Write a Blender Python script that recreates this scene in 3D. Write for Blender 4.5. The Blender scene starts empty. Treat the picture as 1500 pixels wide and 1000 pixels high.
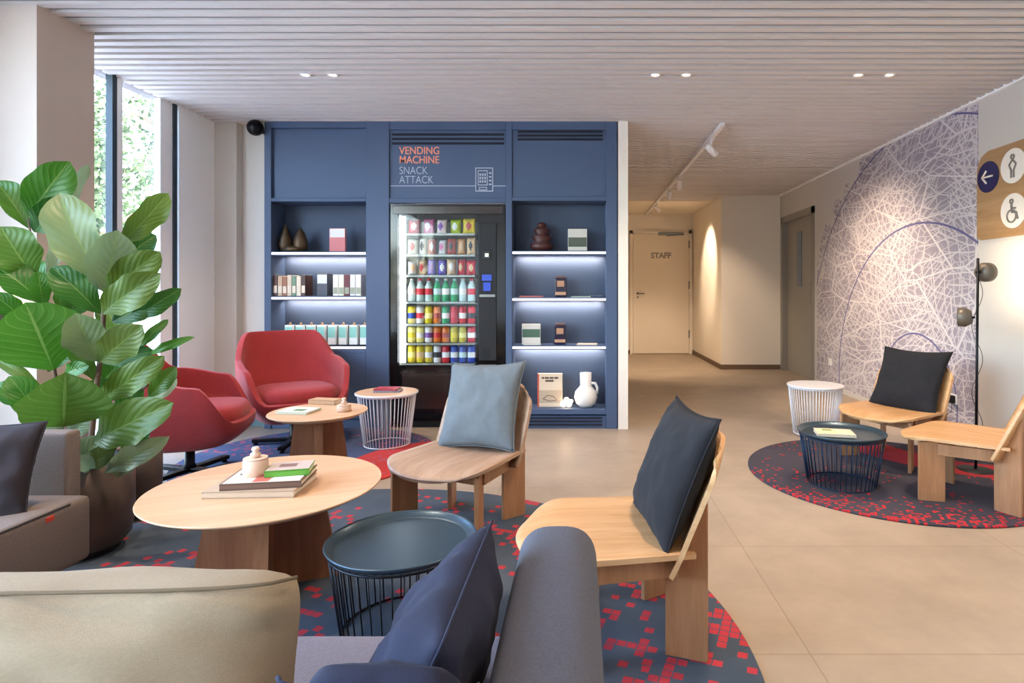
import bpy, bmesh, math, random
from mathutils import Vector, Matrix, noise
random.seed(7)
PI = math.pi
C = bpy.context.scene.collection
sc = bpy.context.scene

# ------------------------------------------------------------------ camera, world, exposure
F, CX, CY, HC, H = 870.0, 850.0, 427.0, 1.15, 2.575
cam_d = bpy.data.cameras.new('camera'); cam = bpy.data.objects.new('camera', cam_d); C.objects.link(cam)
cam.location = (0, 0, HC); cam.rotation_euler = (PI/2, 0, 0)
cam_d.sensor_width = 36; cam_d.sensor_fit = 'HORIZONTAL'; cam_d.lens = F/1500*36
cam_d.shift_x = -(CX-750)/1500; cam_d.shift_y = -(500-CY)/1500; cam_d.clip_start = .05
sc.camera = cam
sc.view_settings.view_transform = 'Standard'; sc.view_settings.look = 'None'
sc.view_settings.exposure = 0.8; sc.view_settings.gamma = 1.0
sc.view_settings.use_curve_mapping = False
w = bpy.data.worlds.new('sky'); sc.world = w; w.use_nodes = True
wn = w.node_tree.nodes; wl = w.node_tree.links
sky = wn.new('ShaderNodeTexSky'); sky.sky_type = 'NISHITA'; sky.sun_disc = False
sky.sun_elevation = math.radians(38); sky.sun_rotation = math.radians(120); sky.dust_density = 2.5
bgn = wn['Background']; wl.new(sky.outputs[0], bgn.inputs[0]); bgn.inputs[1].default_value = 3.0

def light(name, kind, loc, energy, color=(1,1,1), rot=(0,0,0), parent=None, **kw):
    d = bpy.data.lights.new(name, kind); d.energy = energy; d.color = color
    for k, v in kw.items(): setattr(d, k, v)
    o = bpy.data.objects.new(name, d); o.location = loc; o.rotation_euler = rot; C.objects.link(o)
    if parent: o.parent = parent
    return o
WARM = (1.0, .77, .55)
# daylight enters through the window wall; portals only guide the sampling of the sky
for i, (y0, y1) in enumerate(((-2.9, 2.6), (3.3, 4.56))):
    pl = light('window_portal', 'AREA', (-3.2, (y0+y1)/2, 1.3), 1, rot=(0, -PI/2, 0), shape='RECTANGLE', size=2.5, size_y=y1-y0)
    pl.data.cycles.is_portal = True

# ------------------------------------------------------------------ helpers
def lin(c): return tuple((x/12.92 if x <= .04045 else ((x+.055)/1.055)**2.4) for x in c)
def rgb(h): return lin((int(h[0:2], 16)/255, int(h[2:4], 16)/255, int(h[4:6], 16)/255))
def P(px, py, Y): return Vector(((px-CX)*Y/F, Y, HC-(py-CY)*Y/F))
def floor_at(px, py): Y = HC*F/(py-CY); return ((px-CX)*Y/F, Y)

M = {}
def mat(name, col, rough=.6, metal=0, bump=0, bscale=200, var=0, vscale=8, emis=None, estr=0, spec=.5, coat=0, sheen=0, stretch=None):
    m = bpy.data.materials.new(name); m.use_nodes = True; n = m.node_tree.nodes; l = m.node_tree.links
    b = n['Principled BSDF']; c = rgb(col) if isinstance(col, str) else col
    b.inputs['Base Color'].default_value = (*c, 1); b.inputs['Roughness'].default_value = rough
    b.inputs['Metallic'].default_value = metal; b.inputs['Specular IOR Level'].default_value = spec
    b.inputs['Coat Weight'].default_value = coat; b.inputs['Sheen Weight'].default_value = sheen
    tc = n.new('ShaderNodeTexCoord')
    if emis: b.inputs['Emission Color'].default_value = (*rgb(emis), 1); b.inputs['Emission Strength'].default_value = estr
    src = tc.outputs['Object']
    if stretch:
        mp = n.new('ShaderNodeMapping'); mp.inputs['Scale'].default_value = stretch; l.new(src, mp.inputs[0]); src = mp.outputs[0]
    if var:
        t = n.new('ShaderNodeTexNoise'); t.inputs['Scale'].default_value = vscale; t.inputs['Detail'].default_value = 5
        l.new(src, t.inputs['Vector'])
        r = n.new('ShaderNodeMapRange'); r.inputs[1].default_value = .3; r.inputs[2].default_value = .7
        r.inputs[3].default_value = 1-var; r.inputs[4].default_value = 1+var; l.new(t.outputs[0], r.inputs[0])
        mx = n.new('ShaderNodeVectorMath'); mx.operation = 'SCALE'; mx.inputs[0].default_value = c
        l.new(r.outputs[0], mx.inputs['Scale']); l.new(mx.outputs[0], b.inputs['Base Color'])
    if bump:
        t2 = n.new('ShaderNodeTexNoise'); t2.inputs['Scale'].default_value = bscale; t2.inputs['Detail'].default_value = 3
        l.new(src, t2.inputs['Vector'])
        bp = n.new('ShaderNodeBump'); bp.inputs['Strength'].default_value = bump; bp.inputs['Distance'].default_value = .004
        l.new(t2.outputs[0], bp.inputs['Height']); l.new(bp.outputs[0], b.inputs['Normal'])
    M[name] = m; return m

mat('white_paint', 'EDE6DC', .8, bump=.05, bscale=60)
mat('warm_white', 'EFE6D8', .8)
mat('pier_white', 'FAFCFC', .8)
mat('column_plaster', 'D0C0B4', .85, var=.03, vscale=3)
mat('slat', 'DAD1CB', .7, var=.02, vscale=2)
mat('slat_back_shade', '877B76', .9)  # shade of the slat gaps put into the backing colour
mat('ceiling_board', 'E8DCCB', .85)
mat('wall_grey', 'C9C3BC', .85)
mat('door_grey', '9A958C', .6)
mat('frame_grey', '8F8A82', .6)
mat('baseboard', '6E5A48', .6)
mat('teal_base', '7FA0A4', .6)
mat('mullion', '2E3D48', .6)
mat('unit_blue', '465876', .55, var=.02, vscale=3)
mat('unit_blue_inner', '414F66', .6)
mat('dark_gap', '151A26', .8)
mat('lamp_bronze', '6A6054', .45, metal=.3)
mat('pilaster_grey', 'CFC6BA', .85)
mat('led', 'FFFFFF', .5, emis='FFF0E2', estr=.75)
mat('led_cold', 'FFFFFF', .5, emis='F4F8FF', estr=3.6)
mat('led_warm', 'FFFFFF', .5, emis='FFD9A8', estr=1.2)
mat('lens', 'FFFFFF', .5, emis='FFE2B4', estr=12)
mat('black_gloss', '0B0A0C', .12, spec=.6)
mat('bronze_gloss', '2A1D18', .18, spec=.7)
mat('black_matte', '121214', .6)
mat('black_metal', '101114', .4, metal=.6)
mat('dark_metal', '1B1D22', .4, metal=.7)
mat('screen_blue', '0A1230', .3, emis='2A55E0', estr=.5)
mat('screen_light', 'DFF2C8', .3, emis='E8FFD0', estr=.6)
mat('chrome', 'C8C8C8', .2, metal=1)
mat('steel', '8C8C88', .35, metal=.8)
mat('orange_ink', 'F09478', .6)
mat('grey_ink', 'B4BCD0', .6)
mat('red_fabric', 'A02C2C', .85, bump=.25, bscale=500, var=.06, vscale=30, sheen=.15)
mat('blue_grey_fabric', '6A7073', .95, bump=.35, bscale=600, var=.05, vscale=40)
mat('black_fabric', '1C1B1F', .95, bump=.35, bscale=600, var=.08, vscale=40)
mat('navy_fabric', '20233A', .95, bump=.35, bscale=600, var=.08, vscale=40)
mat('plum_fabric', '2E2528', .9, bump=.3, bscale=500, var=.08)
mat('beige_fabric', 'A8957A', .95, bump=.3, bscale=900, var=.05, vscale=300, stretch=(.5, 1, 1))
mat('grey_fabric', '595B66', .95, bump=.5, bscale=420, var=.10, vscale=200)
mat('taupe_fabric', '85756A', .95, bump=.5, bscale=420, var=.10, vscale=150)
mat('seat_fabric', '7E7882', .95, bump=.5, bscale=420, var=.08, vscale=150)
mat('seam', '3E3A38', .9)
mat('seam_beige', '7A6850', .9)
mat('red_tag', 'D8452F', .6)
mat('tray_blue', '40535F', .30, metal=.5)
mat('wire_black', '10141C', .4, metal=.4)
mat('wire_blue', '16304A', .4, metal=.4)
mat('wire_white', 'F0ECEC', .45)
mat('pot_dark', '5A4A40', .42, metal=.35, var=.12, vscale=3)
mat('soil', '241C15', .95, bump=.6, bscale=80)
mat('bark', '6A5240', .9, bump=.5, bscale=60)
mat('ceramic', 'EBE6DE', .5)
mat('terracotta', '4A2420', .45)
mat('bronze', '5A4630', .45, metal=.5, var=.25, vscale=30)
mat('pinkish', 'E0BEA4', .6)
mat('paper', 'E9DFCB', .8)
mat('plastic_white', 'E8E8E4', .5)
mat('asphalt', '9FA3A5', .9, var=.1, vscale=2)
mat('leaf_far', '34482F', .8, var=.35, vscale=2)
mat('facade', 'C9CBD2', .8)
mat('window_dark', '6C7888', .3)

def wood(name, c1, c2, scale=1.0, rough=.45, axis=0):
    m = bpy.data.materials.new(name); m.use_nodes = True; n = m.node_tree.nodes; l = m.node_tree.links
    b = n['Principled BSDF']; b.inputs['Roughness'].default_value = rough
    tc = n.new('ShaderNodeTexCoord'); mp = n.new('ShaderNodeMapping')
    s = [9*scale]*3; s[axis] = .8*scale; mp.inputs['Scale'].default_value = s
    l.new(tc.outputs['Object'], mp.inputs[0])
    t = n.new('ShaderNodeTexNoise'); t.inputs['Scale'].default_value = 2.2; t.inputs['Detail'].default_value = 6; t.inputs['Distortion'].default_value = .6
    l.new(mp.outputs[0], t.inputs['Vector'])
    t2 = n.new('ShaderNodeTexNoise'); t2.inputs['Scale'].default_value = 14; t2.inputs['Detail'].default_value = 4
    l.new(mp.outputs[0], t2.inputs['Vector'])
    ad = n.new('ShaderNodeMath'); ad.operation = 'MULTIPLY_ADD'; ad.inputs[1].default_value = .35; l.new(t2.outputs[0], ad.inputs[0]); l.new(t.outputs[0], ad.inputs[2])
    cr = n.new('ShaderNodeValToRGB'); e = cr.color_ramp.elements
    e[0].position = .45; e[0].color = (*rgb(c1), 1); e[1].position = .85; e[1].color = (*rgb(c2), 1)
    l.new(ad.outputs[0], cr.inputs[0]); l.new(cr.outputs[0], b.inputs['Base Color'])
    M[name] = m; return m
wood('oak_top', 'DDB48C', 'CFA27A', axis=0)
wood('oak_leg', 'A8714C', '8E5A3A', axis=2)
wood('oak_panel', 'C08E60', 'A67648', axis=2)
wood('chair_wood', 'D9AC7C', 'C4925F', axis=1)
wood('chair_board', 'B4845C', '9C6C46', axis=2)
wood('chair_brown', 'BA9A80', 'A07E62', axis=1)
wood('sign_wood', 'B08C66', '9C7852', axis=1)

def glass():
    m = bpy.data.materials.new('clear_glass'); m.use_nodes = True; n = m.node_tree.nodes; l = m.node_tree.links
    n.remove(n['Principled BSDF']); out = n['Material Output']
    tr = n.new('ShaderNodeBsdfTransparent'); tr.inputs[0].default_value = (.97, .985, .98, 1)
    gl = n.new('ShaderNodeBsdfGlossy'); gl.inputs['Roughness'].default_value = .03
    lw = n.new('ShaderNodeLayerWeight'); lw.inputs[0].default_value = .5
    pw = n.new('ShaderNodeMath'); pw.operation = 'POWER'; pw.inputs[1].default_value = 5; l.new(lw.outputs['Facing'], pw.inputs[0])
    fr = n.new('ShaderNodeMath'); fr.operation = 'MULTIPLY_ADD'; fr.inputs[1].default_value = .5; fr.inputs[2].default_value = .02; l.new(pw.outputs[0], fr.inputs[0])
    mx = n.new('ShaderNodeMixShader'); l.new(fr.outputs[0], mx.inputs[0]); l.new(tr.outputs[0], mx.inputs[1]); l.new(gl.outputs[0], mx.inputs[2])
    l.new(mx.outputs[0], out.inputs[0]); M['glass'] = m
glass()

def floor_mat():
    m = bpy.data.materials.new('concrete_tile'); m.use_nodes = True; n = m.node_tree.nodes; l = m.node_tree.links
    b = n['Principled BSDF']; tc = n.new('ShaderNodeTexCoord')
    mp = n.new('ShaderNodeMapping'); mp.inputs['Location'].default_value = (-.73+1.2*4, -1.884+.8*10, 0); l.new(tc.outputs['Object'], mp.inputs[0])
    br = n.new('ShaderNodeTexBrick'); br.offset = 0; br.inputs['Scale'].default_value = 1
    br.inputs['Brick Width'].default_value = 1.2; br.inputs['Row Height'].default_value = .8; br.inputs['Mortar Size'].default_value = .0025
    br.inputs['Mortar Smooth'].default_value = .1
    for k, c in (('Color1', 'AD9C89'), ('Color2', 'A89886'), ('Mortar', '948470')): br.inputs[k].default_value = (*rgb(c), 1)
    l.new(mp.outputs[0], br.inputs['Vector'])
    t = n.new('ShaderNodeTexNoise'); t.inputs['Scale'].default_value = 2.5; t.inputs['Detail'].default_value = 9; t.inputs['Roughness'].default_value = .65
    l.new(tc.outputs['Object'], t.inputs['Vector'])
    r = n.new('ShaderNodeMapRange'); r.inputs[1].default_value = .3; r.inputs[2].default_value = .7; r.inputs[3].default_value = .84; r.inputs[4].default_value = 1.12; l.new(t.outputs[0], r.inputs[0])
    mx = n.new('ShaderNodeVectorMath'); mx.operation = 'SCALE'; l.new(br.outputs[0], mx.inputs[0]); l.new(r.outputs[0], mx.inputs['Scale'])
    # scattered small aggregate flecks
    v = n.new('ShaderNodeTexVoronoi'); v.inputs['Scale'].default_value = 5; l.new(tc.outputs['Object'], v.inputs['Vector'])
    fl = n.new('ShaderNodeMapRange'); fl.inputs[1].default_value = .02; fl.inputs[2].default_value = .05; fl.inputs[3].default_value = 1; fl.inputs[4].default_value = 0
    l.new(v.outputs['Distance'], fl.inputs[0])
    cs = n.new('ShaderNodeMath'); cs.operation = 'GREATER_THAN'; cs.inputs[1].default_value = .75; sp = n.new('ShaderNodeSeparateColor'); l.new(v.outputs['Color'], sp.inputs[0]); l.new(sp.outputs[0], cs.inputs[0])
    mm = n.new('ShaderNodeMath'); mm.operation = 'MULTIPLY'; l.new(fl.outputs[0], mm.inputs[0]); l.new(cs.outputs[0], mm.inputs[1])
    m2 = n.new('ShaderNodeMath'); m2.operation = 'MULTIPLY'; m2.inputs[1].default_value = .45; l.new(mm.outputs[0], m2.inputs[0])
    mc = n.new('ShaderNodeMix'); mc.data_type = 'RGBA'; l.new(m2.outputs[0], mc.inputs[0]); l.new(mx.outputs[0], mc.inputs[6]); mc.inputs[7].default_value = (*rgb('7C6A58'), 1)
    l.new(mc.outputs[2], b.inputs['Base Color'])
    b.inputs['Roughness'].default_value = .42; b.inputs['Specular IOR Level'].default_value = .4
    M['floor'] = m
floor_mat()

def rug_mat(name, base, base2, red, cell, ring, thr_in, thr_out, patch=None, seed=0, nmul=.6, start=.45, dc=(0, 0)):
    """pixelated blocks over a dyed ground; density rises in cloudy areas and near the rim"""
    m = bpy.data.materials.new(name); m.use_nodes = True; n = m.node_tree.nodes; l = m.node_tree.links
    b = n['Principled BSDF']; b.inputs['Roughness'].default_value = .95; b.inputs['Specular IOR Level'].default_value = .2
    tc = n.new('ShaderNodeTexCoord')
    def vm(op, a, bb=None, s=None):
        x = n.new('ShaderNodeVectorMath'); x.operation = op
        l.new(a, x.inputs[0])
        if bb is not None:
            if isinstance(bb, tuple): x.inputs[1].default_value = bb
            else: l.new(bb, x.inputs[1])
        if s is not None: x.inputs['Scale'].default_value = s
        return x
    rot = n.new('ShaderNodeMapping'); rot.inputs['Rotation'].default_value = (0, 0, .35); l.new(tc.outputs['Object'], rot.inputs[0])
    sc_ = vm('SCALE', rot.outputs[0], s=1/cell); fl = vm('FLOOR', sc_.outputs[0]); fl2 = vm('ADD', fl.outputs[0], (seed, seed*2+.5, .5))
    wh = n.new('ShaderNodeTexWhiteNoise'); wh.noise_dimensions = '2D'; l.new(fl2.outputs[0], wh.inputs['Vector'])
    nz = n.new('ShaderNodeTexNoise'); nz.inputs['Scale'].default_value = 1.0/cell*.035; nz.inputs['Detail'].default_value = 3
    fs = vm('SCALE', fl2.outputs[0], s=cell*3.2); l.new(fs.outputs[0], nz.inputs['Vector']); nz.inputs['Scale'].default_value = 1.0
    ln = n.new('ShaderNodeVectorMath'); ln.operation = 'DISTANCE'; l.new(tc.outputs['Object'], ln.inputs[0]); ln.inputs[1].default_value = (dc[0], dc[1], 0)
    rr = n.new('ShaderNodeMapRange'); rr.inputs[1].default_value = ring*start; rr.inputs[2].default_value = ring; rr.inputs[3].default_value = thr_in; rr.inputs[4].default_value = thr_out
    l.new(ln.outputs['Value'], rr.inputs[0])
    nd = n.new('ShaderNodeMapRange'); nd.inputs[1].default_value = .42; nd.inputs[2].default_value = .62; nd.inputs[3].default_value = -.05; nd.inputs[4].default_value = nmul
    l.new(nz.outputs[0], nd.inputs[0])
    pr = n.new('ShaderNodeMath'); pr.operation = 'ADD'; l.new(nd.outputs[0], pr.inputs[0]); l.new(rr.outputs[0], pr.inputs[1])
    lt = n.new('ShaderNodeMath'); lt.operation = 'LESS_THAN'; l.new(wh.outputs['Value'], lt.inputs[0]); l.new(pr.outputs[0], lt.inputs[1])
    fr3 = vm('FRACTION', sc_.outputs[0]); fr4 = vm('SUBTRACT', fr3.outputs[0], (.5, .5, .5)); fr5 = vm('ABSOLUTE', fr4.outputs[0]); sq = n.new('ShaderNodeSeparateXYZ'); l.new(fr5.outputs[0], sq.inputs[0])
    mxx = n.new('ShaderNodeMath'); mxx.operation = 'MAXIMUM'; l.new(sq.outputs[0], mxx.inputs[0]); l.new(sq.outputs[1], mxx.inputs[1])
    gp = n.new('ShaderNodeMath'); gp.operation = 'LESS_THAN'; gp.inputs[1].default_value = .44; l.new(mxx.outputs[0], gp.inputs[0])
    lt2 = n.new('ShaderNodeMath'); lt2.operation = 'MULTIPLY'; l.new(lt.outputs[0], lt2.inputs[0]); l.new(gp.outputs[0], lt2.inputs[1]); lt = lt2
    g = n.new('ShaderNodeTexNoise'); g.inputs['Scale'].default_value = 1.6; g.inputs['Detail'].default_value = 6; l.new(tc.outputs['Object'], g.inputs['Vector'])
    gr = n.new('ShaderNodeMapRange'); gr.inputs[1].default_value = .38; gr.inputs[2].default_value = .62; l.new(g.outputs[0], gr.inputs[0])
    mb = n.new('ShaderNodeMix'); mb.data_type = 'RGBA'; l.new(gr.outputs[0], mb.inputs[0]); mb.inputs[6].default_value = (*rgb(base), 1); mb.inputs[7].default_value = (*rgb(base2), 1)
    col = mb.outputs[2]
    if patch:
        px, py, r0, r1, pcol, arc = patch
        sb = n.new('ShaderNodeVectorMath'); sb.operation = 'DISTANCE'; l.new(tc.outputs['Object'], sb.inputs[0]); sb.inputs[1].default_value = (px, py, 0)
        a = n.new('ShaderNodeMath'); a.operation = 'GREATER_THAN'; a.inputs[1].default_value = r0; l.new(sb.outputs['Value'], a.inputs[0])
        a2 = n.new('ShaderNodeMath'); a2.operation = 'LESS_THAN'; a2.inputs[1].default_value = r1; l.new(sb.outputs['Value'], a2.inputs[0])
        a3 = n.new('ShaderNodeMath'); a3.operation = 'MULTIPLY'; l.new(a.outputs[0], a3.inputs[0]); l.new(a2.outputs[0], a3.inputs[1])
        a4 = n.new('ShaderNodeMath'); a4.operation = 'MULTIPLY'; a4.inputs[1].default_value = arc; l.new(a3.outputs[0], a4.inputs[0])
        mp_ = n.new('ShaderNodeMix'); mp_.data_type = 'RGBA'; l.new(a4.outputs[0], mp_.inputs[0]); l.new(col, mp_.inputs[6]); mp_.inputs[7].default_value = (*rgb(pcol), 1)
        col = mp_.outputs[2]
    mr = n.new('ShaderNodeMix'); mr.data_type = 'RGBA'; l.new(lt.outputs[0], mr.inputs[0]); l.new(col, mr.inputs[6]); mr.inputs[7].default_value = (*rgb(red), 1)
    l.new(mr.outputs[2], b.inputs['Base Color'])
    t2 = n.new('ShaderNodeTexNoise'); t2.inputs['Scale'].default_value = 300; l.new(tc.outputs['Object'], t2.inputs['Vector'])
    bp = n.new('ShaderNodeBump'); bp.inputs['Strength'].default_value = .5; bp.inputs['Distance'].default_value = .004; l.new(t2.outputs[0], bp.inputs['Height']); l.new(bp.outputs[0], b.inputs['Normal'])
    M[name] = m
rug_mat('rug_big', '465260', '56606C', 'BC3C46', .034, 2.8, -.13, .2, seed=3, nmul=.46, start=.35, dc=(-1.2, .6))
rug_mat('rug_right', '403F4A', '4C4852', 'C02F35', .018, 1.27, .0, .5, patch=(.95, .75, .62, .95, 'B03038', .9), seed=11, nmul=.12, start=.78, dc=(.15, .4))
rug_mat('rug_rear', '4A5470', '545C76', 'B05868', .026, .87, .04, .04, patch=(.95, -.2, -1, .62, 'C2403E', 1), seed=5, nmul=.3)

def mural_mat():
    m = bpy.data.materials.new('city_map_wallpaper'); m.use_nodes = True; n = m.node_tree.nodes; l = m.node_tree.links
    b = n['Principled BSDF']; b.inputs['Roughness'].default_value = .8
    tc = n.new('ShaderNodeTexCoord')
    sx = n.new('ShaderNodeSeparateXYZ'); l.new(tc.outputs['Object'], sx.inputs[0])
    cb = n.new('ShaderNodeCombineXYZ'); l.new(sx.outputs['Y'], cb.inputs[0]); l.new(sx.outputs['Z'], cb.inputs[1])
    def math_(op, a, bv):
        x = n.new('ShaderNodeMath'); x.operation = op
        for i, q in enumerate((a, bv)):
            if isinstance(q, (int, float)): x.inputs[i].default_value = q
            else: l.new(q, x.inputs[i])
        return x.outputs[0]
    nz = n.new('ShaderNodeTexNoise'); nz.inputs['Scale'].default_value = 1.1; nz.inputs['Detail'].default_value = 2; l.new(cb.outputs[0], nz.inputs['Vector'])
    wv = n.new('ShaderNodeVectorMath'); wv.operation = 'MULTIPLY_ADD'; l.new(nz.outputs['Color'], wv.inputs[0]); wv.inputs[1].default_value = (.35, .35, 0); l.new(cb.outputs[0], wv.inputs[2])
    total = None
    def gate(sc_, off, lo, hi):
        t = n.new('ShaderNodeTexNoise'); t.inputs['Scale'].default_value = sc_; t.inputs['Detail'].default_value = 1
        ofs = n.new('ShaderNodeVectorMath'); ofs.operation = 'ADD'; ofs.inputs[1].default_value = (off, off*.7, 0); l.new(cb.outputs[0], ofs.inputs[0]); l.new(ofs.outputs[0], t.inputs['Vector'])
        g = n.new('ShaderNodeMapRange'); g.inputs[1].default_value = lo; g.inputs[2].default_value = hi; l.new(t.outputs[0], g.inputs[0]); return g.outputs[0]
    for (scl, wd, st, rot, an) in ((1.3, .018, .95, .4, 2.2), (2.6, .022, .85, -.5, 1.9), (6, .04, .7, .9, 2.4)):
        mp = n.new('ShaderNodeMapping'); mp.inputs['Rotation'].default_value = (0, 0, rot); mp.inputs['Scale'].default_value = (1, an, 1); l.new(cb.outputs[0], mp.inputs[0])
        v = n.new('ShaderNodeTexVoronoi'); v.feature = 'DISTANCE_TO_EDGE'; v.voronoi_dimensions = '2D'; v.inputs['Scale'].default_value = scl; l.new(mp.outputs[0], v.inputs['Vector'])
        r = n.new('ShaderNodeMapRange'); r.inputs[1].default_value = wd*.6; r.inputs[2].default_value = wd*1.1; r.inputs[3].default_value = st; r.inputs[4].default_value = 0; l.new(v.outputs['Distance'], r.inputs[0])
        o = r.outputs[0]
        total = o if total is None else math_('MAXIMUM', total, o)
    # bundles of parallel streets in several districts
    for i, (ang, per, wdt, gs, lo) in enumerate(((.25, 11, .13, 1.1, .50), (1.8, 9, .12, 1.3, .50), (1.0, 14, .15, 1.6, .52), (2.5, 12, .14, 1.2, .50), (.7, 17, .16, 1.9, .52), (2.1, 20, .17, 1.5, .53), (1.45, 7, .09, .9, .48), (2.9, 8, .1, .9, .5))):
        dt = n.new('ShaderNodeVectorMath'); dt.operation = 'DOT_PRODUCT'; l.new(wv.outputs[0], dt.inputs[0]); dt.inputs[1].default_value = (math.cos(ang)*per, math.sin(ang)*per, 0)
        f = math_('ABSOLUTE', math_('SUBTRACT', math_('FRACT', dt.outputs['Value'], 0), .5), 0)
        o = math_('MULTIPLY', math_('LESS_THAN', f, wdt*.5), math_('MULTIPLY', gate(gs, i*5.3+2, lo, lo+.03), .72))
        total = math_('MAXIMUM', total, o)
    # rings centred low on the wall
    ds = n.new('ShaderNodeVectorMath'); ds.operation = 'DISTANCE'; l.new(cb.outputs[0], ds.inputs[0]); ds.inputs[1].default_value = (5.25, .2, 0)
    d = ds.outputs['Value']
    ring = None
    for rad, wd in ((.58, .008), (1.55, .009), (2.42, .008)):
        a = math_('ABSOLUTE', math_('SUBTRACT', d, rad), 0); o = math_('LESS_THAN', a, wd); ring = o if ring is None else math_('MAXIMUM', ring, o)
    # beyond the outer ring only scattered blocks of the map remain on plain wall
    nb = n.new('ShaderNodeTexNoise'); nb.inputs['Scale'].default_value = 3.5; l.new(cb.outputs[0], nb.inputs['Vector'])
    inside = math_('LESS_THAN', math_('ADD', d, math_('MULTIPLY', math_('SUBTRACT', nb.outputs[0], .5), 1.1)), 2.5)
    total = math_('MULTIPLY', total, .66)
    mx = n.new('ShaderNodeMix'); mx.data_type = 'RGBA'; l.new(total, mx.inputs[0]); mx.inputs[6].default_value = (*rgb('968D98'), 1); mx.inputs[7].default_value = (*rgb('EDE6E4'), 1)
    m0 = n.new('ShaderNodeMix'); m0.data_type = 'RGBA'; l.new(inside, m0.inputs[0]); m0.inputs[6].default_value = (*rgb('C6BFBA'), 1); l.new(mx.outputs[2], m0.inputs[7])
    m2 = n.new('ShaderNodeMix'); m2.data_type = 'RGBA'; l.new(ring, m2.inputs[0]); l.new(m0.outputs[2], m2.inputs[6]); m2.inputs[7].default_value = (*rgb('5E5A86'), 1)
    l.new(m2.outputs[2], b.inputs['Base Color']); M['mural'] = m
mural_mat()

def leaf_mat():
    m = bpy.data.materials.new('fig_leaf'); m.use_nodes = True; n = m.node_tree.nodes; l = m.node_tree.links
    b = n['Principled BSDF']; b.inputs['Roughness'].default_value = .42
    uv = n.new('ShaderNodeUVMap'); sx = n.new('ShaderNodeSeparateXYZ'); l.new(uv.outputs[0], sx.inputs[0])
    def mm(op, a, bv, c=None):
        x = n.new('ShaderNodeMath'); x.operation = op
        for i, q in enumerate((a, bv, c)):
            if q is None: continue
            if isinstance(q, (int, float)): x.inputs[i].default_value = q
            else: l.new(q, x.inputs[i])
        return x.outputs[0]
    av = mm('ABSOLUTE', sx.outputs['Y'], 0)
    ph = mm('SUBTRACT', mm('MULTIPLY', sx.outputs['X'], 9), mm('MULTIPLY', av, 3.2))
    fr = mm('ABSOLUTE', mm('SUBTRACT', mm('FRACT', ph, 0), .5), 0)
    side = mm('LESS_THAN', fr, .06); mid = mm('LESS_THAN', av, .035)
    vein = mm('MAXIMUM', mm('MULTIPLY', side, .45), mid)
    at = n.new('ShaderNodeAttribute'); at.attribute_name = 'tone'
    cr = n.new('ShaderNodeValToRGB'); e = cr.color_ramp.elements
    e[0].position = 0; e[0].color = (*rgb('20521A'), 1); e[1].position = 1; e[1].color = (*rgb('8E9C78'), 1)
    q = cr.color_ramp.elements.new(.35); q.color = (*rgb('3B7018'), 1); q = cr.color_ramp.elements.new(.65); q.color = (*rgb('586F26'), 1)
    l.new(at.outputs['Fac'], cr.inputs[0])
    mx = n.new('ShaderNodeMix'); mx.data_type = 'RGBA'; l.new(mm('MULTIPLY', vein, .6), mx.inputs[0]); l.new(cr.outputs[0], mx.inputs[6]); mx.inputs[7].default_value = (*rgb('7E9A4C'), 1)
    l.new(mx.outputs[2], b.inputs['Base Color'])
    bp = n.new('ShaderNodeBump'); bp.inputs['Strength'].default_value = .22; bp.inputs['Distance'].default_value = .01; l.new(mm('MULTIPLY', fr, 1), bp.inputs['Height']); l.new(bp.outputs[0], b.inputs['Normal'])
    tl = n.new('ShaderNodeBsdfTranslucent'); l.new(mx.outputs[2], tl.inputs[0])
    ms = n.new('ShaderNodeMixShader'); ms.inputs[0].default_value = .3; l.new(b.outputs[0], ms.inputs[1]); l.new(tl.outputs[0], ms.inputs[2]); l.new(ms.outputs[0], n['Material Output'].inputs[0])
    M['leaf'] = m
leaf_mat()
def flat(col, rough=.5):
    k = 'flat_'+col
    if k not in M: mat(k, col, rough)
    return k

# ---- mesh building
def nb(): return bmesh.new()
def box(bm, x0, x1, y0, y1, z0, z1, bev=0, seg=2, mi=0):
    r = bmesh.ops.create_cube(bm, size=1)
    vs = r['verts']
    for v in vs: v.co = Vector(((x0+x1)/2+v.co.x*(x1-x0), (y0+y1)/2+v.co.y*(y1-y0), (z0+z1)/2+v.co.z*(z1-z0)))
    fs = {f for v in vs for f in v.link_faces}
    if bev:
        es = list({e for v in vs for e in v.link_edges})
        rr = bmesh.ops.bevel(bm, geom=es, offset=bev, segments=seg, profile=.6, affect='EDGES')
        fs = set(rr['faces']) | {f for f in fs if f.is_valid}
    for f in fs:
        if f.is_valid: f.material_index = mi
    return bm
def obox(bm, cx, cy, ang, hx, hy, z0, z1, bev=0, seg=2):
    n0 = len(bm.verts); bm.verts.ensure_lookup_table(); old = set(bm.verts)
    box(bm, -hx, hx, -hy, hy, z0, z1, bev, seg)
    ca, sa = math.cos(ang), math.sin(ang)
    for v in bm.verts:
        if v not in old: x, y = v.co.x, v.co.y; v.co.x = cx+ca*x-sa*y; v.co.y = cy+sa*x+ca*y
    return bm
def lathe(bm, prof, cx=0, cy=0, seg=40, mi=0, cap=True):
    rings = []
    for r, z in prof: rings.append([bm.verts.new((cx+r*math.cos(2*PI*i/seg), cy+r*math.sin(2*PI*i/seg), z)) for i in range(seg)])
    for a, b in zip(rings, rings[1:]):
        for i in range(seg):
            f = bm.faces.new((a[i], a[(i+1) % seg], b[(i+1) % seg], b[i])); f.material_index = mi; f.smooth = True
    if cap:
        for rg, fl in ((rings[0], True), (rings[-1], False)):
            f = bm.faces.new(rg[::-1] if fl else rg); f.material_index = mi
    return bm
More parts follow.
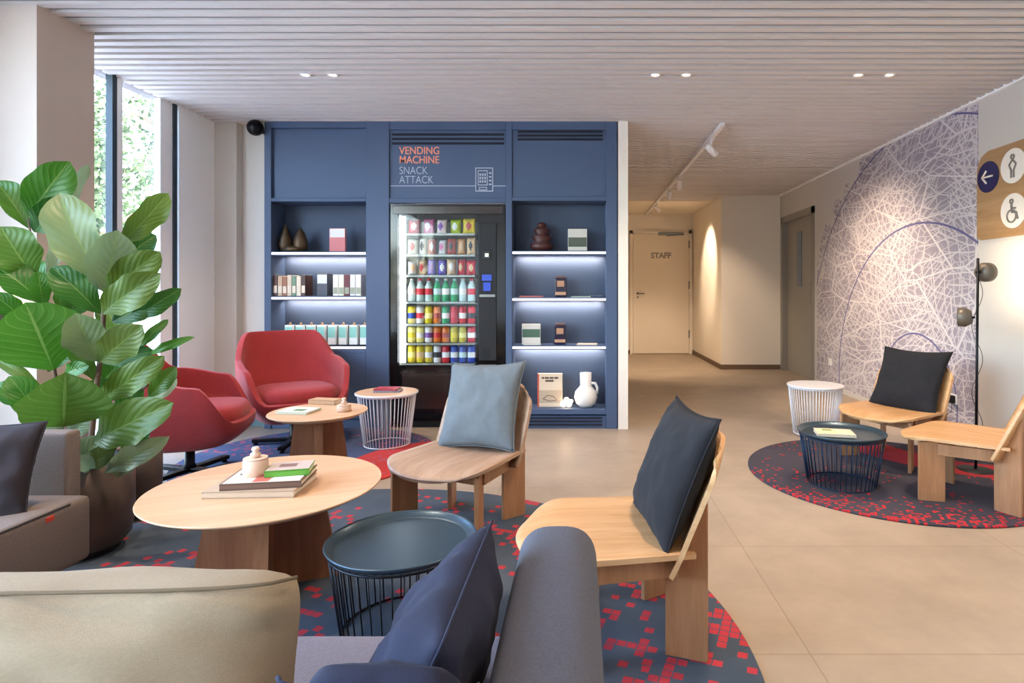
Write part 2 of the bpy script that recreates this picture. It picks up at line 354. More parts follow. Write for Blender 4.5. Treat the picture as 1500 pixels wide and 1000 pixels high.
def tube(bm, pts, r, seg=8, mi=0, cap=True):
    pts = [Vector(p) for p in pts]; rings = []
    rs = r if isinstance(r, (list, tuple)) else [r]*len(pts)
    up = Vector((0, 0, 1)); prev = None
    for i, p in enumerate(pts):
        d = (pts[min(i+1, len(pts)-1)]-pts[max(i-1, 0)]).normalized()
        if prev is None:
            a = d.cross(up)
            if a.length < 1e-3: a = d.cross(Vector((1, 0, 0)))
        else:
            a = prev-d*prev.dot(d)
        a.normalize(); prev = a; b = d.cross(a)
        rings.append([bm.verts.new(p+(a*math.cos(2*PI*k/seg)+b*math.sin(2*PI*k/seg))*rs[i]) for k in range(seg)])
    for A, B in zip(rings, rings[1:]):
        for k in range(seg):
            f = bm.faces.new((A[k], A[(k+1) % seg], B[(k+1) % seg], B[k])); f.smooth = True; f.material_index = mi
    if cap: bm.faces.new(rings[0][::-1]).material_index = mi; bm.faces.new(rings[-1]).material_index = mi
    return bm
def prism(bm, poly, fn, d0, d1, mi=0):
    """poly of (a,b); fn(a,b,d) -> point; extruded from d0 to d1"""
    A = [bm.verts.new(fn(a, b, d0)) for a, b in poly]; B = [bm.verts.new(fn(a, b, d1)) for a, b in poly]
    bm.faces.new(A[::-1]).material_index = mi; bm.faces.new(B).material_index = mi
    for i in range(len(A)):
        j = (i+1) % len(A); bm.faces.new((A[i], A[j], B[j], B[i])).material_index = mi
    return bm
def sheet(bm, fn, nu, nv, th, mi=0):
    """fn(u,v)->(point) closed plate of thickness th"""
    g = [[Vector(fn(i/nu, j/nv)) for j in range(nv+1)] for i in range(nu+1)]
    def nrm(i, j):
        a = g[min(i+1, nu)][j]-g[max(i-1, 0)][j]; b = g[i][min(j+1, nv)]-g[i][max(j-1, 0)]; q = a.cross(b)
        return q.normalized() if q.length > 1e-9 else Vector((0, 0, 1))
    T = [[bm.verts.new(g[i][j]+nrm(i, j)*th/2) for j in range(nv+1)] for i in range(nu+1)]
    B = [[bm.verts.new(g[i][j]-nrm(i, j)*th/2) for j in range(nv+1)] for i in range(nu+1)]
    for i in range(nu):
        for j in range(nv):
            for f in (bm.faces.new((T[i][j], T[i+1][j], T[i+1][j+1], T[i][j+1])), bm.faces.new((B[i][j], B[i][j+1], B[i+1][j+1], B[i+1][j]))): f.smooth = True; f.material_index = mi
    for i in range(nu):
        bm.faces.new((T[i][0], B[i][0], B[i+1][0], T[i+1][0])); bm.faces.new((T[i][nv], T[i+1][nv], B[i+1][nv], B[i][nv]))
    for j in range(nv):
        bm.faces.new((T[0][j], T[0][j+1], B[0][j+1], B[0][j])); bm.faces.new((T[nu][j], B[nu][j], B[nu][j+1], T[nu][j+1]))
    return bm
def obj(name, bm, mats, parent=None, smooth=None, loc=None, rot=None):
    bmesh.ops.recalc_face_normals(bm, faces=bm.faces)
    me = bpy.data.meshes.new(name); bm.to_mesh(me); bm.free()
    for m in (mats if isinstance(mats, (list, tuple)) else [mats]): me.materials.append(M[m])
    o = bpy.data.objects.new(name, me); C.objects.link(o)
    if smooth: 
        for p in me.polygons: p.use_smooth = True
    if parent: o.parent = parent
    if loc is not None: o.location = loc
    if rot is not None: o.rotation_euler = rot
    return o
def tag(o, label, cat, group=None, kind=None):
    o['label'] = label; o['category'] = cat
    if group: o['group'] = group
    if kind: o['kind'] = kind
    return o
def thing(name, label, cat, loc=(0, 0, 0), rotz=0, group=None):
    o = bpy.data.objects.new(name, None); C.objects.link(o); o.empty_display_size = .1
    o.location = loc; o.rotation_euler = (0, 0, rotz); return tag(o, label, cat, group)
def struct(name, bm, m, parent=None, label=None, cat=None):
    o = obj(name, bm, m, parent)
    if not parent:
        o['kind'] = 'structure'
        if label: o['label'] = label
        if cat: o['category'] = cat
    return o
def copytree(o, parent=None):
    c = o.copy(); C.objects.link(c)
    if parent: c.parent = parent
    for ch in list(o.children): copytree(ch, c)
    return c
def bb(x0, x1, y0, y1, z0, z1, bev=0, seg=2): return box(nb(), x0, x1, y0, y1, z0, z1, bev, seg)

# ------------------------------------------------------------------ the room
XL, XR, YU, YB, YF = -3.08, 2.97, 4.98, -3.0, 11.0
struct('floor', bb(XL-.15, XR+.12, YB-.1, YF+.1, -.12, 0), 'floor', label='large format beige concrete tile floor', cat='floor')
bm = nb(); y = -2.9
while y < 9.3:
    if y < YU-.03: box(bm, XL-.02, XR-.03, y, y+.052, H, H+.014)
    else: box(bm, .41, XR-.03, y, y+.052, H, H+.014)
    y += .0912
cl = struct('ceiling', bb(XL-.15, XR+.12, YB-.1, YF+.1, H+.014, H+.2), 'slat_back_shade', label='slatted pale ceiling over the lounge and corridor', cat='ceiling')
struct('slats', bm, 'slat', cl)
struct('board', bb(.40, XR, 9.35, YF, H, H+.0135), 'ceiling_board', cl)
struct('board', bb(XL-.02, .32, YU+.03, 6.0, H+.004, H+.0135), 'ceiling_board', cl)
struct('trim_1', bb(XR-.035, XR, YB, 8.8, H-.012, H+.05), 'pier_white', label='white shadow trim along the right wall and ceiling', cat='trim')
# right wall with a recessed door
DY0, DY1, DH = 7.52, 8.75, 2.24
bm = nb(); box(bm, XR, XR+.12, YB, DY0, 0, H+.1); box(bm, XR, XR+.12, DY1, YF, 0, H+.1); box(bm, XR, XR+.12, DY0, DY1, DH, H+.1)
struct('wall_right', bm, 'wall_grey', label='pale grey wall on the right', cat='wall')
struct('wall_corridor_left', bb(.318, .40, YU-.01, YF, 0, H+.08), 'warm_white', label='white wall end beside the blue shelving', cat='wall')
struct('wall_far', bb(.3, XR+.1, YF, YF+.1, 0, H+.1), 'warm_white', label='cream wall at the end of the corridor', cat='wall')
struct('wall_corridor_box', bb(2.09, XR-.005, 8.8, YF, 0, H+.08), 'warm_white', label='white boxed corner projecting into the corridor', cat='wall')
struct('wall_rear', bb(XL-.15, XR+.1, YB-.1, YB, 0, H+.1), 'white_paint', label='white wall behind the viewpoint', cat='wall')
struct('wall_back', bb(XL-.15, -2.66, 5.10, 5.2, 0, H+.02), 'white_paint', label='white wall left of the blue shelving', cat='wall')
struct('wall_pilaster', bb(XL-.01, -2.895, 5.0, 5.10, 0, H+.02), 'pilaster_grey', label='narrow plaster strip between window pier and back wall', cat='wall')
struct('wall_window_pier', bb(XL-.15, XL, 4.56, 5.12, 0, H+.1), 'pier_white', label='bright white pier beside the far window', cat='wall')
struct('wall_daylight_screen', bb(XL-.25, XL, 2.6, 2.95, 0, H+.08), 'white_paint', label='added unseen white wall screening daylight between window run and column', cat='wall')  # unseen wall added to cut the window light on the column
struct('wall_column', bb(XL-.25, -2.70, 2.95, 3.30, 0, H+.08), 'column_plaster', label='plastered column behind the fig plant', cat='wall')
struct('baseboard_back', bb(XL, -2.66, 5.085, 5.10, 0, .07), 'teal_base', label='low grey green baseboard behind the red armchair', cat='baseboard')
struct('baseboard_corridor', bb(2.075, XR-.01, 8.785, 8.8, 0, .07), 'baseboard', label='dark baseboard across the boxed corner', cat='baseboard')
struct('baseboard_corridor_side', bb(2.075, 2.09, 8.8, YF, 0, .07), 'baseboard', label='dark baseboard along the side of the boxed corner', cat='baseboard')
bm = nb(); box(bm, .40, .93, YF-.015, YF, 0, .07)
struct('baseboard_far', bm, 'baseboard', label='dark baseboard beside the corridor end door', cat='baseboard')
struct('baseboard_right', bb(XR-.012, XR, YB, DY0-.02, 0, .05), 'wall_grey', label='pale grey baseboard under the mural wall', cat='baseboard')
# door at the end of the corridor
d1 = thing('door_1', 'cream door with lever handle at the corridor end', 'door', (1.49, YF, 0)); d1['kind'] = 'structure'
bm = nb(); box(bm, -.57, -.52, -.05, 0, 0, 2.28); box(bm, .52, .57, -.05, 0, 0, 2.28); box(bm, -.57, .57, -.05, 0, 2.22, 2.28); obj('door_frame', bm, 'warm_white', d1)
obj('door_leaf', bb(-.515, .515, -.035, 0, .01, 2.215, .003), 'ceiling_board', d1)
hd = nb(); lathe(hd, [(.022, 0), (.022, .012), (.01, .014), (.01, .05)], seg=16)
bmesh.ops.rotate(hd, verts=hd.verts, matrix=Matrix.Rotation(PI/2, 3, 'X')); bmesh.ops.translate(hd, verts=hd.verts, vec=(-.43, -.035, 1.12)); tube(hd, [(-.43, -.085, 1.12), (-.31, -.085, 1.115)], .009)
box(hd, -.445, -.415, -.05, -.035, 1.03, 1.07, .005)
obj('handle', hd, 'steel', d1)
bm = nb(); box(bm, -.05, .42, -.07, -.035, 2.19, 2.25, .004); tube(bm, [(0.1, -.07, 2.18), (.15, -.2, 2.175), (.4, -.06, 2.2)], .01); obj('door_closer', bm, 'steel', d1)
bm = nb()
for z in (.3, 1.2, 1.95): box(bm, .505, .53, -.06, -.045, z, z+.14)
obj('hinge', bm, 'steel', d1)
def text(s, name, parent, loc, size, m, rot=(PI/2, 0, 0), ext=.002, sx=1, bold=0, align='LEFT'):
    cu = bpy.data.curves.new(name, 'FONT'); cu.body = s; cu.size = size; cu.extrude = ext; cu.offset = bold; cu.align_x = align
    t = bpy.data.objects.new(name, cu); C.objects.link(t)
    dg = bpy.context.evaluated_depsgraph_get(); me = bpy.data.meshes.new_from_object(t.evaluated_get(dg))
    C.objects.unlink(t); bpy.data.objects.remove(t)
    o = bpy.data.objects.new(name, me); C.objects.link(o); me.materials.clear(); me.materials.append(M[m])
    for v in me.vertices: v.co.x *= sx
    o.location = loc; o.rotation_euler = rot
    if parent: o.parent = parent
    return o
text('STAFF', 'lettering', d1, (.0, -.038, 1.77), .14, 'frame_grey', align='CENTER', bold=.006)
# grey side door
d2 = thing('door_2', 'grey side door with a narrow vision panel past the mural', 'door', (XR, 0, 0)); d2['kind'] = 'structure'
bm = nb(); box(bm, -.012, .1, DY0, DY0+.1, 0, DH); box(bm, -.012, .1, DY1-.07, DY1, 0, DH); box(bm, -.012, .1, DY0, DY1, DH-.09, DH); obj('door_frame', bm, 'frame_grey', d2)
bm = nb(); box(bm, .06, .1, DY0+.1, DY1-.07, 0, DH-.09); obj('door_leaf', bm, 'door_grey', d2)
obj('vision_panel', bb(.052, .06, 8.12, 8.28, 1.22, 1.98), 'window_dark', d2)
bm = nb(); tube(bm, [(.06, 7.72, .98), (.03, 7.72, .98), (.03, 7.72, 1.28), (.06, 7.72, 1.28)], .012); obj('pull_handle', bm, 'steel', d2)
# mural wallpaper
tag(obj('wall_mural', bb(XR-.006, XR-.001, 4.43, 7.44, .05, H-.012), 'mural'), 'lavender city map wallpaper mural with white streets and blue rings', 'mural')
# windows
def window(nm, y0, y1, mulls, lab):
    wd = thing(nm, lab, 'window', (XL, 0, 0)); wd['kind'] = 'structure'
    bm = nb()
    for my in mulls: box(bm, -.045, .0, my-.02, my+.02, 0, H+.06)
    box(bm, -.1, 0, y0, y1, 0, .06); box(bm, -.1, 0, y0, y1, H+.05, H+.08)
    obj('window_frame', bm, 'mullion', wd)
    bm = nb()
    for my in mulls:
        if my > 4.5: box(bm, -.055, -.01, my-.15, my-.022, .06, H)
        else: box(bm, -.04, -.002, my+.022, my+.07, .06, H+.05)
    obj('inner_fin', bm, 'pier_white', wd)
    bm = nb(); ys = [y0]+list(mulls)+[y1]
    box(bm, -.075, -.069, y0, y1, .06, H)
    obj('pane', bm, 'glass', wd)
window('window_1', 3.30, 4.56, (3.93, 4.52), 'tall glazed window between column and white pier, trees outside')
window('window_2', YB, 2.6, (-1.5, 0, 1.5, 2.58), 'tall glazed window run left of the viewpoint')

# ------------------------------------------------------------------ outdoors
struct('ground', bb(-40, XL-.15, -20, 45, -.14, -.04), 'asphalt', label='grey pavement outside the windows', cat='ground')
def tree(x, y, h, r, lab, seed):
    random.seed(seed); t = thing('street_tree', lab, 'tree', (x, y, -.04), 0, 'trees outside the window')
    bm = nb(); tube(bm, [(0, 0, 0), (.1, .05, h*.35), (0, .1, h*.6), (.1, 0, h*.85)], [.16, .12, .09, .04])
    for k in range(7):
        a = k*2.4; z = h*(.35+.07*k); tube(bm, [(0, .05, z), (r*.4*math.cos(a), r*.4*math.sin(a), z+.5), (r*.75*math.cos(a), r*.75*math.sin(a), z+.8)], [.05, .035, .015], 6)
    obj('trunk', bm, 'bark', t)
    bm = nb()
    for k in range(7000):
        th = random.uniform(0, 2*PI); u = random.uniform(-1, 1); q = random.random()**.4
        cl_ = (noise.noise(Vector((th*1.2, u*2, seed)))+.6)
        p = Vector((r*q*cl_*math.cos(th)*math.sqrt(1-u*u), r*q*cl_*math.sin(th)*math.sqrt(1-u*u), h*.68+u*h*.36*q))
        a = Vector((random.gauss(0, 1), random.gauss(0, 1), random.gauss(0, 1))).normalized(); b = a.orthogonal().normalized(); s = random.uniform(.035, .075)
        bm.faces.new([bm.verts.new(p+a*s), bm.verts.new(p+b*s*.5), bm.verts.new(p-a*s), bm.verts.new(p-b*s*.5)])
    obj('crown', bm, 'leaf_far', t)
tree(-7.6, 8.8, 4.4, 1.3, 'airy green street tree seen through the far window pane', 3)
tree(-7.2, 11.2, 6.0, 1.7, 'taller green street tree at the right of the window view', 5)
tree(-11.5, 12.0, 6.5, 2.0, 'distant green street tree seen next to the column', 9)
fb = thing('street_building', 'pale low building across the street', 'building', (-18, 22, -.04))
obj('wall', bb(-7, 9, 0, 6, 0, 4.2), 'facade', fb)
for i in range(6): obj('window', bb(-6+i*2.4, -4.6+i*2.4, -.05, .05, 1, 3), 'window_dark', fb)
random.seed(7)

# ------------------------------------------------------------------ lights in the ceiling
def downlight(x, y, lab, e=34, grp='recessed downlights in the slatted ceiling'):
    t = thing('ceiling_downlight', lab, 'downlight', (x, y, H), 0, grp)
    lathe_bm = lathe(nb(), [(.024, .0), (.033, -.004), (.036, .0), (.036, .06), (.024, .06)], seg=24, cap=False); obj('trim_ring', lathe_bm, 'wire_white', t)
    obj('lens', lathe(nb(), [(.0235, .004), (.0235, .012)], seg=20), 'lens', t)
    light('lamp', 'SPOT', (0, 0, -.02), e, WARM, parent=t, spot_size=math.radians(120), spot_blend=.9, shadow_soft_size=.05)
pairs = [((-1.81, -1.63), 3.91, 'pair above the red armchairs'), ((.494, .697), 3.91, 'pair in front of the corridor'), ((1.83, 2.036), 3.91, 'pair beside the mural')]
for xs, yy, wtxt in pairs:
    for x, sd in zip(xs, ('left', 'right')): downlight(x, yy, 'glowing round downlight, %s one of the %s' % (sd, wtxt))
for yy, rw in ((2.0, 'row above the sofas'), (-.6, 'row behind the viewpoint')):  # unseen fill lamps added to brighten the room, built as downlight fixtures
    for x, sd in ((-1.7, 'left'), (.6, 'middle'), (1.95, 'right')): downlight(x, yy, 'added unseen fill downlight, %s one of the %s' % (sd, rw), 60)

# track with spot heads in the corridor
tr = thing('track_light_rail', 'white ceiling track with spotlights running down the corridor', 'track light', (1.2, 0, H))
obj('rail', bb(-.018, .018, 5.0, 10.7, -.035, 0, .003), 'wire_white', tr)
def head(y, tilt, az, e, ang=50, blend=.6):
    hh = bpy.data.objects.new('spot_head', None); C.objects.link(hh); hh.parent = tr; hh.location = (0, y, -.035)
    bm = nb(); tube(bm, [(0, 0, 0), (0, 0, -.05)], .012); box(bm, -.02, .02, -.05, .05, -.012, 0)
    obj('bracket', bm, 'wire_white', hh)
    d = Vector((math.sin(tilt)*math.cos(az), math.sin(tilt)*math.sin(az), -math.cos(tilt)))
    q = d.to_track_quat('-Z', 'Y').to_euler()
    bm = lathe(nb(), [(.028, .06), (.032, .055), (.032, -.07), (.027, -.07), (.026, -.06)], seg=20); o = obj('barrel', bm, 'wire_white', hh, loc=(0, 0, -.09), rot=q)
    o = obj('bulb', lathe(nb(), [(.024, -.062), (.024, -.066)], seg=16), 'lens', hh, loc=(0, 0, -.09), rot=q)
    light('lamp', 'SPOT', Vector((0, 0, -.09))+d*.08, e, WARM, rot=q, parent=hh, spot_size=math.radians(ang), spot_blend=blend, shadow_soft_size=.03)
head(5.45, math.radians(49), math.radians(14), 190, 80, 1.0)
head(7.2, math.radians(38), math.radians(75), 60, 80)
head(8.0, math.radians(30), math.radians(100), 80, 80)
head(9.3, math.radians(50), math.radians(18), 80, 60)

# ------------------------------------------------------------------ blue shelving unit
S = F/YU
def ux(px): return (px-CX)/S
def uz(py): return HC-(py-CY)/S
un = thing('shelving_unit', 'tall blue built-in shelving unit around the vending machine', 'shelving unit', (0, YU, 0))
TOP = H-.0
D = .24
def up(name, x0, x1, z0, z1, y0=0, y1=D, m='unit_blue', bev=.003): return obj(name, bb(ux(x0), ux(x1), y0, y1, z0, z1, bev, 1), m, un)
up('side_panel', 387, 397, 0, TOP); up('post', 536, 570, 0, TOP, 0, .8); up('post', 741, 750, 0, TOP, 0, .8); up('side_panel', 888, 904, 0, TOP, 0, .8)
up('top_rail', 397, 536, uz(187), TOP); up('top_rail', 570, 741, uz(190), TOP); up('top_rail', 750, 888, uz(190), TOP+.01)
up('upper_panel', 397, 536, uz(290), uz(187), .03, .05); up('fascia', 397, 536, uz(295), uz(290), .0, D)
up('upper_panel', 570, 741, uz(290), uz(190), .015, .04); up('fascia', 570, 741, uz(297), uz(290), 0, .05)
up('upper_panel', 750, 888, uz(288), uz(190), .015, .04); up('fascia', 750, 888, uz(294), uz(288), 0, D)
up('back_panel', 389, 545, 0, uz(290), D, D+.02, 'unit_blue_inner'); up('back_panel', 742, 898, 0, uz(288), D, D+.02, 'unit_blue_inner')
up('cupboard_door', 397, 536, .08, uz(517), .0, .03); up('cupboard_door', 397, 536, .0, .075, .01, .03)
up('shelf', 397, 536, uz(517), uz(512), .0, D)
up('base_shelf', 750, 888, uz(607), uz(599), .0, D)
up('plinth', 750, 888, 0, uz(609), .012, .04)
up('cornice', 397, 904, TOP, TOP+.012, -.004, .1)
for x0, x1, ys in ((574, 738, (195, 201.5, 208)), (758, 883, (191, 196.5, 202))):
    bm = nb()
    for yy in ys: box(bm, ux(x0), ux(x1), .006, .0145, uz(yy+3), uz(yy))
    obj('vent_slot', bm, 'dark_gap', un)
bm = nb()
for yy in (611, 616, 621): box(bm, ux(756), ux(882), .004, .0118, uz(yy+2.5), uz(yy))
obj('vent_slot', bm, 'dark_gap', un)
for x0, x1, ys in ((397, 536, (368, 433.5, 506)), (750, 888, (367, 435.5, 506))):
    for yy in ys:
        if x0 == 397 and yy == 506: continue
        s = up('shelf', x0, x1, uz(yy+6), uz(yy), .006, D, 'unit_blue', .001)
    for yy in ys:
        s = obj('light_strip', bb(ux(x0)+.004, ux(x1)-.004, -.002, .012, uz(yy+4.6), uz(yy+1.6), .001, 1), 'led', un)
        light('shelf_glow', 'AREA', (ux((x0+x1)/2), D-.05, uz(yy+8)), 2.0, (1, .86, .76), rot=(math.radians(25), 0, 0), parent=un, shape='RECTANGLE', size=ux(x1)-ux(x0)-.06, size_y=.02)
text('VENDING', 'lettering', un, (ux(584), .0145, uz(225)), .088, 'orange_ink', bold=.001, sx=.88)
text('MACHINE', 'lettering', un, (ux(584), .0145, uz(238.5)), .088, 'orange_ink', bold=.001, sx=.87)
text('SNACK', 'lettering', un, (ux(584), .0145, uz(254.5)), .092, 'grey_ink', sx=.80, bold=-.001)
text('ATTACK', 'lettering', un, (ux(584), .0145, uz(268)), .092, 'grey_ink', sx=.80, bold=-.001)
bm = nb()
box(bm, ux(571), ux(696), .009, .0148, uz(272.3), uz(271.3)); box(bm, ux(722), ux(742), .009, .0148, uz(272.3), uz(271.3))
def ring_rect(bm, x0, x1, z0, z1, t, y0, y1):
    box(bm, x0, x1, y0, y1, z1-t, z1); box(bm, x0, x1, y0, y1, z0, z0+t); box(bm, x0, x0+t, y0, y1, z0+t, z1-t); box(bm, x1-t, x1, y0, y1, z0+t, z1-t)
ring_rect(bm, ux(696), ux(722), uz(280), uz(245), .007, .009, .0148)
ring_rect(bm, ux(699.5), ux(714), uz(271), uz(249), .006, .009, .0148); ring_rect(bm, ux(701), ux(713), uz(278), uz(273.5), .005, .009, .0148)
for k in range(3):
    for j in range(3): box(bm, ux(702+k*3.6), ux(704.2+k*3.6), .009, .0148, uz(257+j*5), uz(253.5+j*5))
for j in range(4): box(bm, ux(716), ux(719.5), .009, .0148, uz(254+j*5.5), uz(252+j*5.5))
obj('machine_pictogram', bm, 'grey_ink', un)

# vending machine
MX0, MX1, MT = ux(571), ux(740), uz(298)
vm_ = thing('vending_machine', 'black glass-front vending machine full of snacks and drinks', 'vending machine', (0, YU+.02, 0))
def vb(name, x0, x1, y0, y1, z0, z1, m, bev=.003): return obj(name, bb(x0, x1, y0, y1, z0, z1, bev, 1), m, vm_)
WX0, WX1, WT, WB = ux(581.5), ux(699), uz(313), uz(535)
bm = nb(); box(bm, MX0, WX0, 0, .7, .06, MT); box(bm, WX1, MX1, .0, .7, .06, MT); box(bm, WX0, WX1, 0, .7, WT, MT); box(bm, WX0, WX1, .0, .7, .06, WB); box(bm, WX0, WX1, .6, .7, WB, WT)
obj('cabinet', bm, 'black_gloss', vm_)
vb('header_panel', MX0+.02, MX1-.02, -.006, 0, uz(313), uz(301), 'bronze_gloss')
vb('delivery_flap', ux(588), ux(700), -.012, 0, uz(600), uz(548), 'bronze_gloss', .006)
vb('control_panel', ux(701), ux(727), -.012, 0, uz(528), uz(326), 'black_matte')
vb('card_reader', ux(706.5), ux(719), -.02, -.012, uz(380), uz(366), 'black_gloss'); vb('reader_light', ux(710.5), ux(715.5), -.023, -.019, uz(376), uz(371), 'screen_light', .001)
vb('display', ux(706), ux(720), -.02, -.012, uz(411), uz(402), 'screen_blue', .001); vb('keypad', ux(708), ux(718.5), -.02, -.012, uz(426), uz(413.5), 'screen_blue', .001)
vb('coin_slot', ux(702), ux(725), -.018, -.012, uz(435), uz(431), 'steel', .001); vb('coin_tray', ux(701), ux(727), -.014, -.002, uz(546), uz(534), 'steel', .002)
bm = nb()
for i in range(3):
    for j in range(4): box(bm, ux(707+i*4), ux(709+i*4), -.015, -.011, uz(512+j*4), uz(510+j*4))
obj('button', bm, 'dark_metal', vm_)
bm = nb(); box(bm, MX0+.03, MX1-.03, .05, .6, 0, .06); obj('feet', bm, 'black_matte', vm_)
vb('light_tube', ux(583), ux(591.5), .02, .045, uz(532), uz(316), 'led_cold', .002)
vb('light_tube', WX1-.012, WX1-.002, .075, .09, uz(532), uz(316), 'led_cold', .002)
bm = nb(); box(bm, WX0, WX1, .58, .6, WB, WT); box(bm, WX0, WX0+.004, .05, .58, WB, WT); obj('liner', bm, 'plastic_white', vm_)
vb('window_glass', WX0, WX1, .003, .009, WB, WT, 'glass', 0)
PY = YU+.16; SP = F/PY
def qx(px): return (px-CX)/SP
def qz(py): return HC-(py-CY)/SP
rows = [342.5, 373, 402.5, 441, 473, 500.5, 530]
for i, ry in enumerate(rows):
    bm = nb(); box(bm, qx(594), qx(698), -.085+.16-.02, .5, qz(ry+3.4), qz(ry+.6)); o = obj('product_tray', bm, 'steel', vm_)
def prod(kind, w_, h_, c1, c2):
    bm = nb(); r = w_/2
    if kind == 'can': lathe(bm, [(r*.8, 0), (r, .008), (r, h_*.88), (r*.78, h_)], seg=14); nm = 'soda_can'
    elif kind == 'bottle': lathe(bm, [(r*.85, 0), (r, .01), (r*.9, h_*.35), (r, h_*.6), (r*.5, h_*.84), (r*.4, h_*.9)], seg=14); lathe(bm, [(r*.45, h_*.9), (r*.45, h_)], seg=12, mi=1); nm = 'drink_bottle'
    elif kind == 'bag':
        nm = 'snack_bag'
        def fn(u, v): return (w_*(u-.5)*(1-.16*math.sin(PI*v)**.6), 0, h_*v)
        n_ = 8; T = [[None]*(n_+1) for _ in range(n_+1)]; B = [[None]*(n_+1) for _ in range(n_+1)]
        for i in range(n_+1):
            for j in range(n_+1):
                u, v = i/n_, j/n_; p = fn(u, v); d = .034*(max(0, math.sin(PI*u))*max(0, math.sin(PI*v)))**.7
                T[i][j] = bm.verts.new((p[0], -d, p[2])); B[i][j] = bm.verts.new((p[0], d, p[2]))
        for i in range(n_):
            for j in range(n_):
                k = 1 if (((i+.5)/n_-.5)**2*1.3+((j+.5)/n_-.5)**2 < .07) else 0
                for q in ((T[i][j], T[i+1][j], T[i+1][j+1], T[i][j+1]), (B[i][j], B[i][j+1], B[i+1][j+1], B[i+1][j])): f = bm.faces.new(q); f.material_index = k; f.smooth = True
        bmesh.ops.remove_doubles(bm, verts=bm.verts, dist=1e-5)
    if kind in ('can',):
        bm.faces.ensure_lookup_table()
        lathe(bm, [(r*1.004, h_*.3), (r*1.004, h_*.62)], seg=14, mi=1, cap=False)
    if kind == 'bottle': lathe(bm, [(r*.97, h_*.3), (r*1.01, h_*.36), (r*1.01, h_*.56)], seg=14, mi=1, cap=False)
    return nm, bm, (flat(c1, .35), flat(c2, .35))
catn = {'can': ('can', 'soda can'), 'bottle': ('bottle', 'drink bottle'), 'bag': ('bag', 'snack bag')}
CN = {'C8384A': 'red', 'E8D0D0': 'pale pink', 'D878A8': 'pink', 'B8CC38': 'lime green', 'D8C040': 'golden', 'E8E8E8': 'white', 'B05048': 'brick red', 'E0A878': 'orange', '7A4A9A': 'purple',
      '1F9A5A': 'green', 'BFD8D8': 'clear', 'E0CC30': 'yellow', 'D02838': 'bright red', 'E07830': 'orange', '2448A8': 'blue', 'D8B890': 'tan', '6A50C0': 'violet', '303038': 'dark', 'F0E890': 'pale yellow', 'C8B820': 'mustard'}
def row(ri, kind, h_, items, rname):
    n_ = len(items); x0, x1 = 597.0, 697.0; pitch = (x1-x0)/n_
    ords = ['leftmost', 'second', 'third', 'fourth', 'fifth', 'sixth', 'seventh', 'rightmost']
    for k, (c1, c2) in enumerate(items):
        wpx = pitch*(.92 if kind != 'bag' else random.uniform(.88, 1.06)); cxp = x0+pitch*(k+.5); ww = wpx/SP
        nm, bm, ms = prod(kind, ww, h_/SP, c1, c2)
        o = obj(nm, bm, ms); o.location = (qx(cxp), PY+(.02*(k % 2) if kind == 'bag' else 0), qz(rows[ri]+.7)+.001)
        if kind == 'bag': o.rotation_euler = (random.uniform(-.12, .0), 0, random.uniform(-.3, .3)); o.scale.z = random.uniform(.86, 1.02)
        pos = ords[-1] if k == n_-1 else ords[k]
        pos = pos if pos in ('leftmost', 'rightmost') else pos+' from left'
        tag(o, '%s %s, %s in the vending machine %s' % (CN.get(c1, 'coloured'), catn[kind][1], pos, rname), catn[kind][0], 'products in the vending machine %s' % rname)
row(0, 'bag', 25, [('C8384A', 'E8D0D0'), ('D878A8', 'E8E8E8'), ('E8D0D0', '7A4A9A'), ('B8CC38', 'E8E8E8'), ('D8C040', 'B05048')], 'top row')
row(1, 'bag', 26, [('E8E8E8', 'C8384A'), ('E8E8E8', '303038'), ('B05048', 'E8E8E8'), ('E8E8E8', 'D878A8'), ('B05048', '303038'), ('E0A878', 'D8B890'), ('D8B890', '303038')], 'second row')
row(2, 'bag', 24, [('E8E8E8', 'D8B890'), ('D8B890', 'C8384A'), ('6A50C0', '7A4A9A'), ('6A50C0', 'E8E8E8'), ('D8B890', 'E8E8E8'), ('D02838', 'D8B890'), ('C8384A', 'D8B890')], 'third row')
row(3, 'bottle', 34, [('BFD8D8', 'E8E8E8'), ('BFD8D8', 'D02838'), ('BFD8D8', 'D02838'), ('1F9A5A', 'BFD8D8'), ('1F9A5A', 'E8E8E8'), ('1F9A5A', 'BFD8D8'), ('BFD8D8', 'E8E8E8'), ('BFD8D8', 'C8384A')], 'bottle row')
row(4, 'can', 25, [('E0CC30', '2448A8'), ('E8E8E8', 'D02838'), ('E0CC30', 'F0E890'), ('E07830', 'B05048'), ('1F9A5A', 'E8E8E8'), ('D02838', 'C8384A'), ('D02838', 'E8E8E8'), ('D02838', '303038')], 'upper can row')
row(5, 'can', 23, [('F0E890', 'E0CC30'), ('F0E890', 'E8E8E8'), ('E8E8E8', '7A4A9A'), ('E07830', 'D02838'), ('E07830', 'B05048'), ('C8B820', 'E0CC30'), ('C8B820', 'F0E890'), ('C8384A', 'E8E8E8')], 'middle can row')
row(6, 'can', 25, [('E0CC30', 'F0E890'), ('E0CC30', 'D8B890'), ('D8C040', 'E8E8E8'), ('E8E8E8', '303038'), ('D02838', 'E8E8E8'), ('2448A8', 'E8E8E8'), ('2448A8', 'BFD8D8'), ('2448A8', 'E8E8E8')], 'lowest can row')

